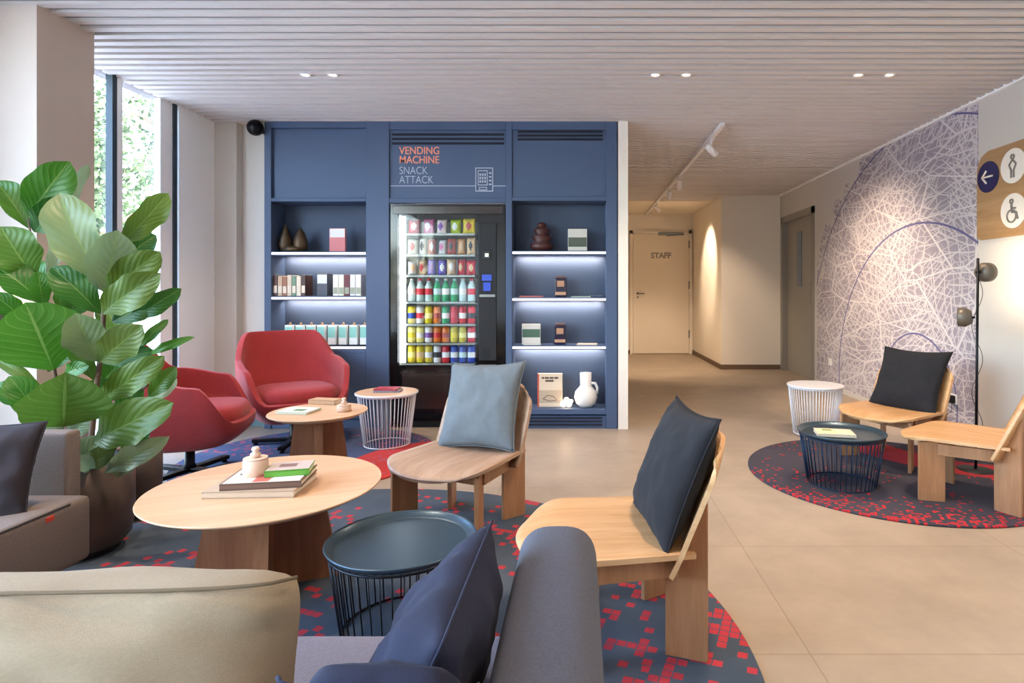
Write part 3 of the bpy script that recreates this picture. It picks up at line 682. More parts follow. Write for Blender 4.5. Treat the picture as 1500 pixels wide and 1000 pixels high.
# ------------------------------------------------------------------ things on the shelves
YS = YU+.12; SS = F/YS
def sx_(px): return (px-CX)/SS
SH = {'L1': uz(368), 'L2': uz(433.5), 'L3': uz(506), 'R1': uz(367), 'R2': uz(435.5), 'R3': uz(506), 'R4': uz(599)}
SH = {k: v+.001 for k, v in SH.items()}
t = thing('sculpture', 'bronze twin-peaked cactus sculpture on the upper left shelf', 'sculpture', (sx_(431), YS, SH['L1']))
for dx, hh_ in ((-.075, .24), (.055, .21)):
    obj('horn', lathe(nb(), [(.045, 0), (.06, .05), (.055, .1), (.03, .17), (.012, hh_-.02), (.004, hh_)], dx, 0, 16), 'bronze', t)
obj('base', lathe(nb(), [(.085, 0), (.09, .03), (.06, .05)], 0, 0, 20), 'bronze', t)
def book_up(px0, px1, h_, sh, col, lab, grp=None, d=.14, lean=0, front=None, nm='book'):
    x0, x1 = sx_(px0), sx_(px1); hw = (x1-x0)/2
    t = thing(nm, lab, 'book', ((x0+x1)/2, YS-.02, SH[sh]), 0, grp); t.rotation_euler = (0, lean, 0)
    obj('cover', bb(-hw, hw, -d/2, d/2, 0, h_, .002, 1), flat(col), t)
    obj('pages', bb(-hw+.003, hw-.003, -d/2+.004, d/2+.001, .004, h_+.001), 'paper', t)
    if front: obj('cover_print', bb(-hw+.004, hw-.004, -d/2-.001, -d/2+.001, h_*front[1], h_*front[2]), flat(front[0]), t)
    return t
book_up(485, 508, .20, 'L1', 'D27A7C', 'pink and white paperback standing front-out on the upper left shelf', front=('E4E0DC', .62, .98), d=.03)
cols = ['5A3A30', 'C8A888', 'A0684A', 'D8C4A8', '6E8A70', 'E8D8C0', '4A3028']
nth = ['first', 'second', 'third', 'fourth', 'fifth', 'sixth', 'seventh']
for i in range(7):
    cn = ['dark brown', 'tan', 'rust brown', 'cream', 'green grey', 'pale cream', 'chocolate'][i]
    book_up(408+i*6.7, 414.2+i*6.7, .175-.006*(i % 3), 'L2', cols[i], '%s book, %s from left in the brown row on the left shelf' % (cn, nth[i]), 'brown books on the middle left shelf', front=('E2D2BC', .15, .5))
book_up(471, 486, .19, 'L2', '4A4E58', 'slim charcoal book with pale marks standing alone on the left shelf', front=('D8DCE0', .55, .95))
for i in range(5):
    cn = ['white', 'ivory', 'maroon', 'grey white', 'bone white'][i]
    book_up(494+i*8.2, 501.6+i*8.2, .18, 'L2', ['E8E6E0', 'E0DCCC', '6A3038', 'D8D8D8', 'E4E0D8'][i], '%s book, %s from left in the pale row on the left shelf' % (cn, nth[i]), 'white books on the middle left shelf', front=('9AA08C', .1, .4))
for i in range(8):
    x = sx_(426+i*15.6)
    t = thing('tea_carton', 'white and mint carton, %s from left on the lowest lit left shelf' % (nth+['eighth'])[i], 'carton', (x, YS-.01, SH['L3']), 0, 'mint cartons on the lowest lit left shelf')
    obj('carton', bb(-.038, .038, -.035, .035, 0, .165, .003, 1), flat('E6EAE6'), t); obj('label_panel', bb(-.028, .032, -.037, -.034, .06, .15), flat('8CCABC'), t)
    obj('side_band', bb(-.0385, -.030, -.0365, -.034, 0, .165), flat('3A3A3A'), t)
    obj('clip', lathe(nb(), [(.012, .165), (.008, .185), (.003, .19)], 0, 0, 10), flat('B8906A'), t)
# right bay
t = tag(obj('stacked_vase', lathe(nb(), [(.07, 0), (.098, .03), (.098, .06), (.06, .085), (.082, .11), (.082, .13), (.05, .15), (.065, .17), (.065, .19), (.035, .205), (.04, .225), (.03, .245), (.012, .25)], 0, 0, 28), 'terracotta', loc=(sx_(793.5), YS, SH['R1'])), 'dark red vase of stacked bulges on the upper right shelf', 'vase')
book_up(832, 860, .19, 'R1', 'CFCBC0', 'white paperback with dark photo standing on the upper right shelf', front=('50584C', .2, .62), d=.03)
def jar(px, sh, lab):
    t = thing('glass_tea_jar', lab, 'jar', (sx_(px), YS, SH[sh]), 0, 'dark gift jars on the right shelves')
    obj('body', bb(-.052, .052, -.045, .045, .0, .165, .01, 2), flat('2A2238', .2), t); obj('emblem', bb(-.03, .03, -.047, -.044, .09, .14), flat('B88A6A'), t)
    obj('band', bb(-.045, .045, -.047, -.044, .02, .045), flat('C89A78'), t); obj('lid', bb(-.04, .04, -.035, .035, .165, .18, .004), flat('6A4A40'), t)
jar(821.5, 'R2', 'dark box with copper emblem alone on the second right shelf'); jar(820.5, 'R3', 'dark box with copper emblem beside a standing book')
def flat_book(name, lab, x, y, z, a, w_, d_, h_, col, top=None, grp=None, pages=True):
    t = thing(name, lab, 'book', (x, y, z), a, grp)
    bm = nb(); box(bm, -w_/2, w_/2, -d_/2, d_/2, 0, h_*.12+.001); box(bm, -w_/2, w_/2, -d_/2, d_/2, h_*.88-.001, h_); box(bm, -w_/2, w_/2, -d_/2, -d_/2+.004, .001, h_-.001)
    obj('cover', bm, flat(col), t)
    obj('pages', bb(-w_/2+.004, w_/2-.004, -d_/2+.004, d_/2-.004, h_*.12, h_*.88), 'paper', t)
    if top:
        bm = nb()
        for i, (c, x0, x1, y0, y1) in enumerate(top): box(bm, x0*w_/2, x1*w_/2, y0*d_/2, y1*d_/2, h_, h_+.0006+.0006*i, mi=i)
        obj('cover_print', bm, [flat(c[0][0]) for c in top], t)
    return t
flat_book('magazine', 'red magazine lying flat on the second right shelf', sx_(779), YS-.03, SH['R2'], .05, .20, .14, .012, 'B86A62')
flat_book('magazine', 'pale green magazine lying flat on the second right shelf', sx_(852), YS-.03, SH['R2'], -.1, .17, .14, .008, 'A8B8A8')
flat_book('magazine', 'dark blue magazine on the right end of the second right shelf', sx_(873), YS-.03, SH['R2']+.0085, .06, .10, .12, .010, '5A6478')
book_up(765, 792, .175, 'R3', 'D8D4CC', 'pale paperback with green cover art standing on the third right shelf', front=('4A6A58', .35, .75), d=.03)
flat_book('magazine', 'white magazine lying flat under the standing pale paperback', sx_(781), YS-.070, SH['R3'], .0, .14, .06, .010, 'DCD8D0')
flat_book('magazine', 'cream magazine lying flat at the right of the third shelf', sx_(860), YS-.03, SH['R3'], -.08, .17, .14, .008, 'D8C8B8')
t = book_up(788, 824, .285, 'R4', 'E2CDB2', 'cream book with red spine and drawing standing on the bottom right shelf', front=('C2AC92', .12, .5), d=.025)
obj('red_spine', bb(-.107, -.094, -.0145, .01, 0, .285), flat('C8503A'), t)
bm = nb()
for (a, b_, z) in ((-.07, -.05, .24), (-.045, -.01, .24), (-.004, .03, .24), (.036, .07, .24), (-.04, .03, .215)): box(bm, a, b_, -.0145, -.0125, z, z+.016)
obj('lettering', bm, flat('5A4A40'), t)
bm = nb(); tube(bm, [(-.06, -.0135, .07), (-.02, -.0135, .10), (.03, -.0135, .09), (.06, -.0135, .06), (.0, -.0135, .05), (-.06, -.0135, .07)], .003, 6)
obj('cover_drawing', bm, flat('5A4A40'), t)
t = thing('shelf_ornament', 'small white glowing cluster ornament on the bottom right shelf', 'ornament', (sx_(830), YS-.04, SH['R4']))
bm = nb()
for dx, dz, r in ((-.025, .03, .03), (.02, .028, .028), (0, .06, .026), (.04, .05, .018)): lathe(bm, [(r*math.sin(a), dz-r*math.cos(a)) for a in [PI*k/8 for k in range(1, 8)]], dx, 0, 14)
obj('petals', bm, 'led_warm', t)
light('glow', 'POINT', (0, -.03, .05), .35, (1, .7, .4), parent=t, shadow_soft_size=.03)
t = thing('jug', 'white ceramic jug with tall neck and handle on the bottom shelf', 'jug', (sx_(858), YS-.01, SH['R4']))
obj('body', lathe(nb(), [(.055, 0), (.085, .03), (.1, .08), (.09, .13), (.06, .165), (.048, .18), (.05, .29), (.044, .29), (.042, .2)], 0, 0, 32), 'ceramic', t)
bm = nb(); tube(bm, [(.045, 0, .2), (.08, 0, .2), (.1, 0, .16), (.095, 0, .11)], .012); obj('handle', bm, 'ceramic', t)
# security camera at the unit's corner
t = thing('security_camera', 'round dark security camera high beside the blue unit', 'camera', tuple(P(374, 187, YU-.05)))
bm = lathe(nb(), [(.066*math.sin(a), -.066*math.cos(a)) for a in [PI*k/12 for k in range(1, 12)]], 0, 0, 24); obj('dome', bm, 'dark_metal', t)
bm = lathe(nb(), [(.03, -.05), (.034, -.07), (.02, -.072)], 0, 0, 20); obj('eye', bm, 'black_gloss', t, rot=(PI/2, 0, 0))
bm = nb(); tube(bm, [(.0, .05, .0), (0, .16, .0)], .02); obj('bracket', bm, 'dark_metal', t)

# ------------------------------------------------------------------ rugs
def rug(name, x, y, r, m, lab, z=.0, th=.012):
    o = obj(name, lathe(nb(), [(r-.004, 0), (r, .003), (r, th-.003), (r-.004, th)], seg=128), m, loc=(x, y, z)); return tag(o, lab, 'rug')
rug('round_rug', -1.03, 1.86, 1.575, 'rug_big', 'large round slate blue rug with scattered red squares under the sofas')
rug('round_rug', 1.95, 3.74, .86, 'rug_right', 'round charcoal rug with dense red squares by the mural', th=.012)
rug('round_rug', -1.87, 4.14, .835, 'rug_rear', 'round violet blue and red rug before the red armchairs', th=.012)
RZ = .012

# ------------------------------------------------------------------ tables
def wood_table(x, y, r, h, rot, lab):
    t = thing('coffee_table', lab, 'table', (x, y, RZ), rot, 'round oak coffee tables'); h = h-RZ
    obj('tabletop', lathe(nb(), [(r-.045, h-.028), (r-.004, h-.008), (r, h-.004), (r-.002, h)], seg=96), 'oak_top', t)
    k = r/.41; rb, rt, th = .255*k, .19*k, .024
    for i in range(4):
        a = i*PI/2; bm = nb()
        def fn(s, z, d): return (math.cos(a)*s-math.sin(a)*d, math.sin(a)*s+math.cos(a)*d, z)
        prism(bm, [(0 if i == 0 else th, 0), (rb, 0), (rt, h-.028), (0 if i == 0 else th, h-.028)], fn, -th, th)
        obj('leg_panel', bm, 'oak_panel' if False else 'oak_leg', t)
    return t
wood_table(-1.215, 2.31, .42, .40, math.radians(22), 'large round oak coffee table with crossed panel base, books on top')
wood_table(-1.60, 3.63, .285, .42, math.radians(24), 'small round oak coffee table in front of the red armchair')
def wire_table(x, y, r, rb, h, kind, lab, nw=44):
    top, wire = {'tray': ('tray_blue', 'wire_black'), 'blue': ('tray_blue', 'wire_blue'), 'white': ('wire_white', 'wire_white'), 'wood': ('paper', 'wire_white')}[kind]
    t = thing('wire_table', lab, 'table', (x, y, RZ), 0); h = h-RZ
    bm = nb(); rr = r-.012
    for k in range(nw):
        a = 2*PI*k/nw; c, s = math.cos(a), math.sin(a); tube(bm, [(rr*c, rr*s, h-.02), (rb*c, rb*s, .004)], .0026, 6)
    for rad, z, q in ((rr, h-.02, .004), (rb, .005, .004)):
        pts = [(rad*math.cos(2*PI*k/64), rad*math.sin(2*PI*k/64), z) for k in range(65)]; tube(bm, pts, q, 8, cap=False)
    obj('wire_frame', bm, wire, t)
    if kind in ('tray', 'blue'):
        obj('tray', lathe(nb(), [(r-.02, h-.018), (r-.002, h-.004), (r+.004, h+.006), (r+.001, h+.009), (r-.005, h+.004), (r-.022, h-.010), (r-.03, h-.012)], seg=96), top, t)
    else:
        tm = 'oak_top' if kind == 'wood' else 'wire_white'
        obj('tabletop', lathe(nb(), [(r-.004, h-.014), (r, h-.010), (r, h-.003), (r-.004, h)], seg=72), tm, t)
        if kind == 'wood': obj('rim', lathe(nb(), [(r+.0005, h-.016), (r+.005, h-.014), (r+.005, h-.002), (r+.0005, h)], seg=72, cap=False), 'wire_white', t)
        if kind == 'white': obj('inner_basket', lathe(nb(), [(rb*.96, .01), (rr*.94, h-.05)], seg=48, cap=False), 'wire_white', t) if False else None
    return t
wire_table(-.605, 2.02, .245, .195, .31, 'tray', 'black wire basket table with dark tray top beside the oak table', 40)
wire_table(1.555, 3.54, .245, .19, .315, 'blue', 'dark blue wire basket table with tray on the right rug', 44)
wire_table(-1.445, 4.44, .222, .165, .405, 'wood', 'white wire side table with pale wood top by the vending machine', 44)
wire_table(1.89, 4.78, .216, .165, .405, 'white', 'white wire side table standing beside the mural wall', 56)

# books and boxes on the tables
TZ = .4005
def onpx(px, py, z): Y = (HC-z)*F/(py-CY); return ((px-CX)*Y/F, Y)
x, y = onpx(378, 719, TZ)
flat_book('book', 'cream hardback, lowest of the stack on the large oak table', x+.0, y+.03, TZ, math.radians(3), .325, .22, .026, 'C0A488')
flat_book('book', 'art book with collage cover, second in the stack on the large oak table', x+.025, y+.045, TZ+.0265, math.radians(9), .28, .21, .024, '6A4C3C',
          top=[(('E8D8C8', 0), -.95, .95, -.95, .95), (('C86A5C', 0), -.25, .15, -.9, .8), (('5A6458', 0), -.8, -.3, 0, .9), (('F0E6DA', 0), .2, .95, -.9, .4)])
x2, y2 = onpx(422, 690, TZ+.06)
flat_book('book', 'thick green-edged paperback on top of the stack', x2, y2+.02, TZ+.0505, math.radians(14), .155, .12, .026, '5E9A2E', top=[(('C8B4A8', 0), -.97, .97, -.96, .96), (('8A6A60', 0), -.5, .3, -.3, .4)])
def wood_jar(px, py, z, r, h, lab):
    x, y = onpx(px, py, z); t = thing('wooden_box', lab, 'box', (x, y, z)); obj('body', lathe(nb(), [(r, 0), (r*1.02, h*.5), (r, h-.004), (r-.004, h)], seg=40), 'pinkish', t)
    obj('lid', lathe(nb(), [(r*.96, h), (r*.96, h+.004)], seg=40), 'pinkish', t)
    obj('knob', lathe(nb(), [(r*.3, h+.004), (r*.42, h+.012), (r*.42, h+.02), (r*.22, h+.026), (r*.34, h+.036), (r*.25, h+.044)], seg=20), 'pinkish', t)
wood_jar(374.5, 695, TZ+.0505, .044, .062, 'round pale wooden box with knob lid behind the green book')
x, y = onpx(438, 603, .421)
flat_book('book', 'white magazine with green spine on the small oak table', x, y, .4205, math.radians(-8), .20, .16, .014, 'C9D0B8', top=[(('E8E6E0', 0), -.9, .9, -.9, .9), (('6A8A50', 0), -.2, .5, -.5, .2)])
x, y = onpx(474, 592, .421)
flat_book('book', 'tan hardback lying behind on the small oak table', x+.0, y+.03, .4205, math.radians(-12), .19, .09, .03, 'C8A078')
wood_jar(504, 602, .4205, .041, .038, 'small squat wooden box with knob on the small oak table')
x, y = onpx(569, 573, .405)
flat_book('book', 'grey book under the red one on the white side table', x, y, .4055, math.radians(4), .19, .13, .014, '8A8A96')
flat_book('book', 'red book on top of the white side table', x-.005, y, .420, math.radians(-2), .17, .125, .012, 'B23A44')
x, y = onpx(1222, 634, .315)
flat_book('book', 'cream book lying on the dark blue wire table', x, y, .3065, math.radians(-12), .21, .15, .018, 'D8C8B0', top=[(('F0E0B0', 0), -.95, .0, -.9, .9), (('E8D8B8', 0), .02, .95, -.9, .9), (('8A9A60', 0), -.6, -.1, .1, .6)])

# ------------------------------------------------------------------ lounge chairs
def lounge_chair(x, y, face, lab, board='chair_board', topm='chair_wood', zoff=RZ):
    rot = math.atan2(face[1], face[0])+PI/2      # local front is -Y
    t = thing('lounge_chair', lab, 'chair', (x, y, zoff), rot, 'plywood lounge chairs')
    dz = -zoff
    SZ = .352+dz
    def seat(u, v):
        # v 0 front .. 1 rear
        yy = -.335+.535*v; hw = .285-.03*v
        if v < .45: q = 1-(v/.45); hw *= (1-q**3.2*.42)
        uu = 2*u-1; zz = SZ+.012*math.sin(PI*min(1, v*1.1))*0-.02*v+.018*uu*uu*v-.035*max(0, (.35-v)/.35)**2+.004
        return (uu*hw, yy+(.05*uu*uu*max(0, 1-v*3)), zz)
    obj('seat', sheet(nb(), seat, 24, 24, .016), topm, t)
    def back(u, v):
        uu = 2*u-1; hw = .262*(1-.18*max(0, (v-.72)/.28)**2.5) * (1-.04*max(0, (.2-v)/.2)**2)
        zz = .268+dz+.405*v-.05*abs(uu)**5*(v**3)+.02*abs(uu)**4*(1-v)
        yy = .178+.44*(zz-dz-.268)-.065*uu*uu
        return (uu*hw, yy, zz)
    obj('backrest', sheet(nb(), back, 24, 20, .015), topm, t)
    ang = math.radians(25)
    for sx in (-1, 1):
        for front in (True, False):
            cx_, cy_ = (sx*.215, -.15) if front else (sx*.19, .19)
            # board runs outward towards its end of the chair
            d = Vector((sx*math.sin(ang), -math.cos(ang))) if front else Vector((sx*math.sin(ang), math.cos(ang)))
            nn = Vector((-d.y, d.x))
            def fn(s, z, w_): return (cx_+d.x*s+nn.x*w_, cy_+d.y*s+nn.y*w_, z)
            if front: poly = [(-.065, 0), (.065, 0), (.065, SZ-.022), (-.065, SZ-.012)]
            else: poly = [(-.065, 0), (.065, 0), (.065, .50+dz), (.05, .475+dz), (-.045, .272+dz), (-.065, .272+dz)]
            bm = prism(nb(), poly, fn, -.011, .011); bmesh.ops.bevel(bm, geom=bm.edges[:], offset=.002, segments=1, affect='EDGES'); obj('leg', bm, board, t)
    bm = nb()
    for sx in (-1, 1):
        a = Vector((sx*.215, -.12)); b = Vector((sx*.19, .16)); d = (b-a); an = math.atan2(d.y, d.x); m_ = (a+b)/2
        obox(bm, m_.x, m_.y, an, d.length/2, .009, SZ-.085, SZ-.024, .001, 1)
    obox(bm, 0, -.13, 0, .205, .009, SZ-.085, SZ-.026, .001, 1); obox(bm, 0, .13, 0, .18, .009, SZ-.085, SZ-.028, .001, 1)
    obj('apron', bm, board, t)
    return t
lounge_chair(-.59, 2.91, (-.42, -.91), 'light oak plywood lounge chair with grey blue cushion, in the middle of the room', 'chair_board', 'chair_brown')
lounge_chair(.12, 2.016, (-.99, -.12), 'nearest oak plywood lounge chair with black cushion, right of the grey sofa')
lounge_chair(2.12, 4.03, (-.86, -.50), 'oak plywood lounge chair with black cushion in front of the mural')
lounge_chair(2.165, 3.31, (-.78, .625), 'oak plywood lounge chair without cushion at the right edge')

# ------------------------------------------------------------------ cushions
def cushion_mesh(w_, h_, th, seed=0, pinch=.10, n_=28, wr=.006, p=2.4, rnd=0):
    """soft pillow in the local XZ plane, centre at origin"""
    bm = nb(); T = []; B = []
    for i in range(n_+1):
        T.append([]); B.append([])
        for j in range(n_+1):
            u, v = 2*i/n_-1, 2*j/n_-1
            x = w_/2*u*(1-pinch*(1-v*v)*abs(u)**2)*(1-rnd*abs(v)**5*h_/w_); z = h_/2*v*(1-pinch*(1-u*u)*abs(v)**2)*(1-rnd*abs(u)**12)
            e = max(0, (1-abs(u)**p)*(1-abs(v)**p))**.55
            nz = noise.noise(Vector((u*2.3+seed, v*2.3, seed*1.7)))*wr*2+noise.noise(Vector((u*6+seed, v*5, seed)))*wr
            nz += wr*1.2*math.sin((u+v)*9+seed)*(abs(u*v))
            d = th/2*e
            T[i].append(bm.verts.new((x, -d+nz*min(1, e*1.5), z))); B[i].append(bm.verts.new((x, d+nz*min(1, e*1.5), z)))
    for i in range(n_):
        for j in range(n_):
            for q in ((T[i][j], T[i+1][j], T[i+1][j+1], T[i][j+1]), (B[i][j], B[i][j+1], B[i+1][j+1], B[i+1][j])): bm.faces.new(q).smooth = True
    bmesh.ops.remove_doubles(bm, verts=bm.verts, dist=1e-5)
    return bm
def seam_pts(w_, h_, pinch):
    pts = []
    for k in range(4):
        for q in range(14):
            s = -1+2*q/14
            u, v = ((s, -1), (1, s), (-s, 1), (-1, -s))[k]
            pts.append((w_/2*u*(1-pinch*(1-v*v)*abs(u)**2), 0, h_/2*v*(1-pinch*(1-u*u)*abs(v)**2)))
    pts.append(pts[0]); return pts
def cushion(lab, w_, h_, th, m, centre, xdir, updir, seed, seamm=None, pinch=.10, wr=.006, grp=None, p=2.4, name='cushion', rnd=0):
    X = Vector(xdir).normalized(); Z = Vector(updir).normalized(); Y = Z.cross(X).normalized(); Z = X.cross(Y).normalized()
    mt = Matrix((X, Y, Z)).transposed().to_4x4(); mt.translation = Vector(centre)
    t = bpy.data.objects.new(name, None); C.objects.link(t); t.matrix_world = mt; tag(t, lab, 'cushion', grp)
    obj('cover', cushion_mesh(w_, h_, th, seed, pinch, wr=wr, p=p, rnd=rnd), m, t)
    if rnd:
        pts = []
        for k in range(40):
            u = -1+2*k/39; v = .93; e = max(0, (1-abs(u)**p)*(1-abs(v)**p))**.55
            pts.append((w_/2*u*(1-rnd*.1)*.985, -th/2*e-.008, h_/2*v))
        obj('seam', tube(nb(), pts, .003, 6), seamm or m, t)
    else: obj('seam', tube(nb(), seam_pts(w_, h_, pinch), .0028, 6, cap=False), seamm or m, t)
    return t
def chair_cushion(x, y, face, lab, m, seed, roll=0, w_=.46, h_=.46, up=.245, back=.135, lat=0, tilt=27):
    f = Vector((face[0], face[1], 0)).normalized(); side = Vector((-f.y, f.x, 0))
    tl = math.radians(tilt); upv = Vector((0, 0, 1))*math.cos(tl)-f*math.sin(tl)
    # local -Y is the visible front; xdir so that front faces f
    cen = Vector((x, y, .355))-f*back+upv*up+side*lat
    sd = side*math.cos(roll)+upv*math.sin(roll); u2 = upv*math.cos(roll)-side*math.sin(roll)
    return cushion(lab, w_, h_, .15, m, cen, sd, u2, seed)
chair_cushion(-.59, 2.91, (-.42, -.91), 'grey blue square cushion leaning on the middle plywood chair', 'blue_grey_fabric', 1.3, roll=.07, back=.10, up=.225, tilt=22)
chair_cushion(.12, 2.016, (-.99, -.12), 'black square cushion on the nearest plywood chair', 'black_fabric', 4.1, roll=.02, back=.115, w_=.47, h_=.45, up=.208, tilt=23)
chair_cushion(2.12, 4.03, (-.86, -.50), 'black square cushion on the chair in front of the mural', 'black_fabric', 7.7, back=.09, w_=.48, up=.21)

# ------------------------------------------------------------------ red swivel armchairs
def armchair(x, y, face, lab):
    rot = math.atan2(face[1], face[0])+PI/2
    t = thing('swivel_armchair', lab, 'armchair', (x, y, RZ), rot, 'red swivel armchairs'); t.scale = (.96, .96, .985)
    def sm(a, b, x_): q = min(1, max(0, (x_-a)/(b-a))); return q*q*(3-2*q)
    def rim(th):   # th from the back (0) to the front (pi)
        a = abs(math.degrees(th))
        if a < 40: return .84
        if a < 66: return .84-.20*sm(38, 66, a)
        if a < 112: return .64-.05*sm(66, 112, a)
        return .59-.23*sm(112, 142, a)
    def shell(u, v):
        th = -PI+2*PI*u; a = abs(th); n_ = 3.2
        c, s = math.cos(th), math.sin(th)
        q = (abs(c)**n_+abs(s)**n_)**(-1/n_)
        zr = rim(th); z = .235+(zr-.235)*v**1.15
        grow = .21+.115*min(1, v*1.6)**.7+.015*v
        lean = .11*max(0, c)*((z-.3)/.54 if z > .3 else 0)
        fr = .02 if c < 0 else 0
        return (s*q*(grow), c*q*(grow-.02)+lean, z-.0)
    bm = nb(); nu, nv = 72, 16
    g = [[bm.verts.new(shell(i/nu, j/nv)) for j in range(nv+1)] for i in range(nu)]
    for i in range(nu):
        for j in range(nv): bm.faces.new((g[i][j], g[(i+1) % nu][j], g[(i+1) % nu][j+1], g[i][j+1])).smooth = True
    bm.faces.new([g[i][0] for i in range(nu)][::-1])
    o = obj('shell', bm, 'red_fabric', t)
    md = o.modifiers.new('thick', 'SOLIDIFY'); md.thickness = .045; md.offset = 1
    md2 = o.modifiers.new('soft', 'BEVEL'); md2.width = .012; md2.segments = 2; md2.limit_method = 'ANGLE'; md2.angle_limit = math.radians(50)
    bm = nb(); prof = [(0, .30), (.9, .30), (.985, .325), (1.0, .37), (.98, .415), (.9, .44), (.6, .452), (0, .455)]
    seg = 48; rings = []
    for k, (r, z) in enumerate(prof):
        if r == 0: rings.append([bm.verts.new((0, -.03, z))]); continue
        rg = []
        for i in range(seg):
            a = 2*PI*i/seg; c, s = math.cos(a), math.sin(a); q = (abs(c)**3+abs(s)**3)**(-1/3)
            rg.append(bm.verts.new((s*q*r*.285, c*q*r*.30-.04, z)))
        rings.append(rg)
    for a, b in zip(rings, rings[1:]):
        for i in range(seg):
            j = (i+1) % seg
            vs = [a[i % len(a)], a[j % len(a)], b[j % len(b)], b[i % len(b)]]
            if len(a) == 1: vs = [a[0], b[j], b[i]]
            if len(b) == 1: vs = [a[i], a[j], b[0]]
            bm.faces.new(vs).smooth = True
    obj('seat_cushion', bm, 'red_fabric', t)
    obj('post', lathe(nb(), [(.045, .03), (.03, .07), (.03, .24)], seg=24), 'black_metal', t)
    for k in range(4):
        a = k*PI/2+PI/4+.25; bm = nb(); obox(bm, .15*math.cos(a), .15*math.sin(a), a, .15, .026, .018, .045, .006, 2)
        tube(bm, [(.28*math.cos(a), .28*math.sin(a), .0), (.28*math.cos(a), .28*math.sin(a), .02)], .018); obj('leg', bm, 'black_metal', t)
    return t
armchair(-2.15, 4.46, (.64, -.77), 'red swivel armchair beside the blue shelving unit')
armchair(-2.44, 3.71, (.95, .30), 'red swivel armchair partly behind the fig plant')

# ------------------------------------------------------------------ sofas
def soft_block(bm, x0, x1, y0, y1, z0, z1, r, seg=5): return box(bm, x0, x1, y0, y1, z0, z1, r, seg)
sf = thing('sofa', 'grey fabric sofa in the foreground with rounded side panel', 'sofa', (0, 0, RZ))
obj('seat', soft_block(nb(), -1.45, -.135, .35, 1.31, .14, .40-RZ, .03), 'seat_fabric', sf, True)
obj('side_panel', soft_block(nb(), -.135, .036, .30, 1.37, .05, .63-RZ, .08, 10), 'grey_fabric', sf, True)
obj('back_panel', soft_block(nb(), -1.45, -.14, .30, .46, .05, .60-RZ, .06, 6), 'grey_fabric', sf, True)
for lx in (-1.35, -.2):
    for ly in (.5, 1.2): obj('leg', bb(lx-.03, lx+.03, ly-.03, ly+.03, 0, .145), 'black_matte', sf)
sl = thing('sofa', 'taupe fabric sofa at the left edge beside the planter', 'sofa', (0, 0, RZ))
obj('seat', soft_block(nb(), -3.0, -1.80, 1.30, 2.19, .16, .405-RZ, .025, 4), 'taupe_fabric', sl, True)
obj('backrest', soft_block(nb(), -3.0, -1.895, 2.195, 2.26, .15, .63-RZ, .018, 4), 'taupe_fabric', sl, True)
bm = nb(); tube(bm, [(-1.805, 1.35, .398-RZ), (-1.805, 2.1, .398-RZ)], .004, 6); obj('seam', bm, 'seam', sl)
obj('tag', bb(-1.803, -1.796, 2.0, 2.03, .37-RZ, .388-RZ, .002, 1), 'red_tag', sl)
for lx in (-2.8, -1.9):
    for ly in (1.45, 2.0): obj('leg', bb(lx-.03, lx+.03, ly-.03, ly+.03, 0, .165), 'black_matte', sl)
# cushions on the sofas
cushion('long beige back cushion lying along the foreground sofa', 1.08, .34, .21, 'beige_fabric', (-.985, .93, .53), (1, .03, 0), (0, .16, 1), 2.2, 'seam_beige', pinch=.02, wr=.012, p=6, rnd=.10)
cushion('navy square cushion leaning on the grey side panel', .44, .36, .17, 'navy_fabric', (-.255, .985, .525), (0, -1, 0.02), (.42, 0, .9), 5.5, pinch=.05, wr=.008)
cushion('second navy cushion low at the front edge of the frame', .25, .34, .12, 'navy_fabric', (-.235, .72, .54), (1, -.05, 0), (0, -.12, 1), 9.1, pinch=.0, rnd=.25)
cushion('dark plum cushion leaning on the taupe sofa', .44, .34, .14, 'plum_fabric', (-2.09, 2.02, .53), (1, .12, 0), (.02, .28, .95), 6.4, pinch=.08, wr=.009)

# ------------------------------------------------------------------ planters and fig
def planter(x, y, r, h, lab, name='planter'):
    t = thing(name, lab, 'planter', (x, y, RZ))
    obj('pot', lathe(nb(), [(r*.80, .03), (r*.93, .06), (r*.98, .12), (r, .2), (r, h), (r-.008, h), (r-.008, h-.06)], seg=56, cap=False), 'pot_dark', t)
    obj('base', lathe(nb(), [(r*.72, 0), (r*.72, .04)], seg=40), 'black_matte', t)
    obj('soil', lathe(nb(), [(.01, h-.07), (r-.01, h-.07), (r-.01, h-.055), (.01, h-.04)], seg=40), 'soil', t)
    return t
pt = planter(-2.19, 2.61, .19, .395, 'large dark bronze planter holding the fiddle leaf fig')
bm = nb(); lathe(bm, [(.012, 0), (.008, .01)], seg=12); obj('knob', bm, 'black_metal', pt, loc=(.095, -.168, .24), rot=(PI/2, 0, .52))
planter(-2.28, 3.02, .13, .33, 'smaller dark planter half hidden behind the large one')
fig = thing('fiddle_leaf_fig', 'tall fiddle leaf fig with broad green leaves', 'plant', (-2.14, 2.68, .30))
FO = Vector((-2.14, 2.68, .30))
bm = nb()
def stem(pts, rs): tube(bm, [P(*p)-FO for p in pts], rs, 8)
stem([(140, 700, 2.66), (134, 640, 2.66), (141, 570, 2.66), (150, 500, 2.65), (153, 430, 2.64), (168, 360, 2.64), (176, 345, 2.64)], [.014, .012, .011, .010, .008, .006, .004])
stem([(120, 700, 2.72), (98, 620, 2.70), (80, 545, 2.66), (72, 450, 2.66), (52, 405, 2.66), (42, 320, 2.68)], [.012, .010, .008, .007, .006, .004])
stem([(150, 700, 2.75), (190, 600, 2.82), (197, 560, 2.82), (192, 470, 2.80), (190, 420, 2.8)], [.010, .008, .007, .006, .004])
stem([(196, 580, 2.82), (215, 565, 2.8), (222, 540, 2.78)], [.006, .005, .003])
obj('stem', bm, 'bark', fig)
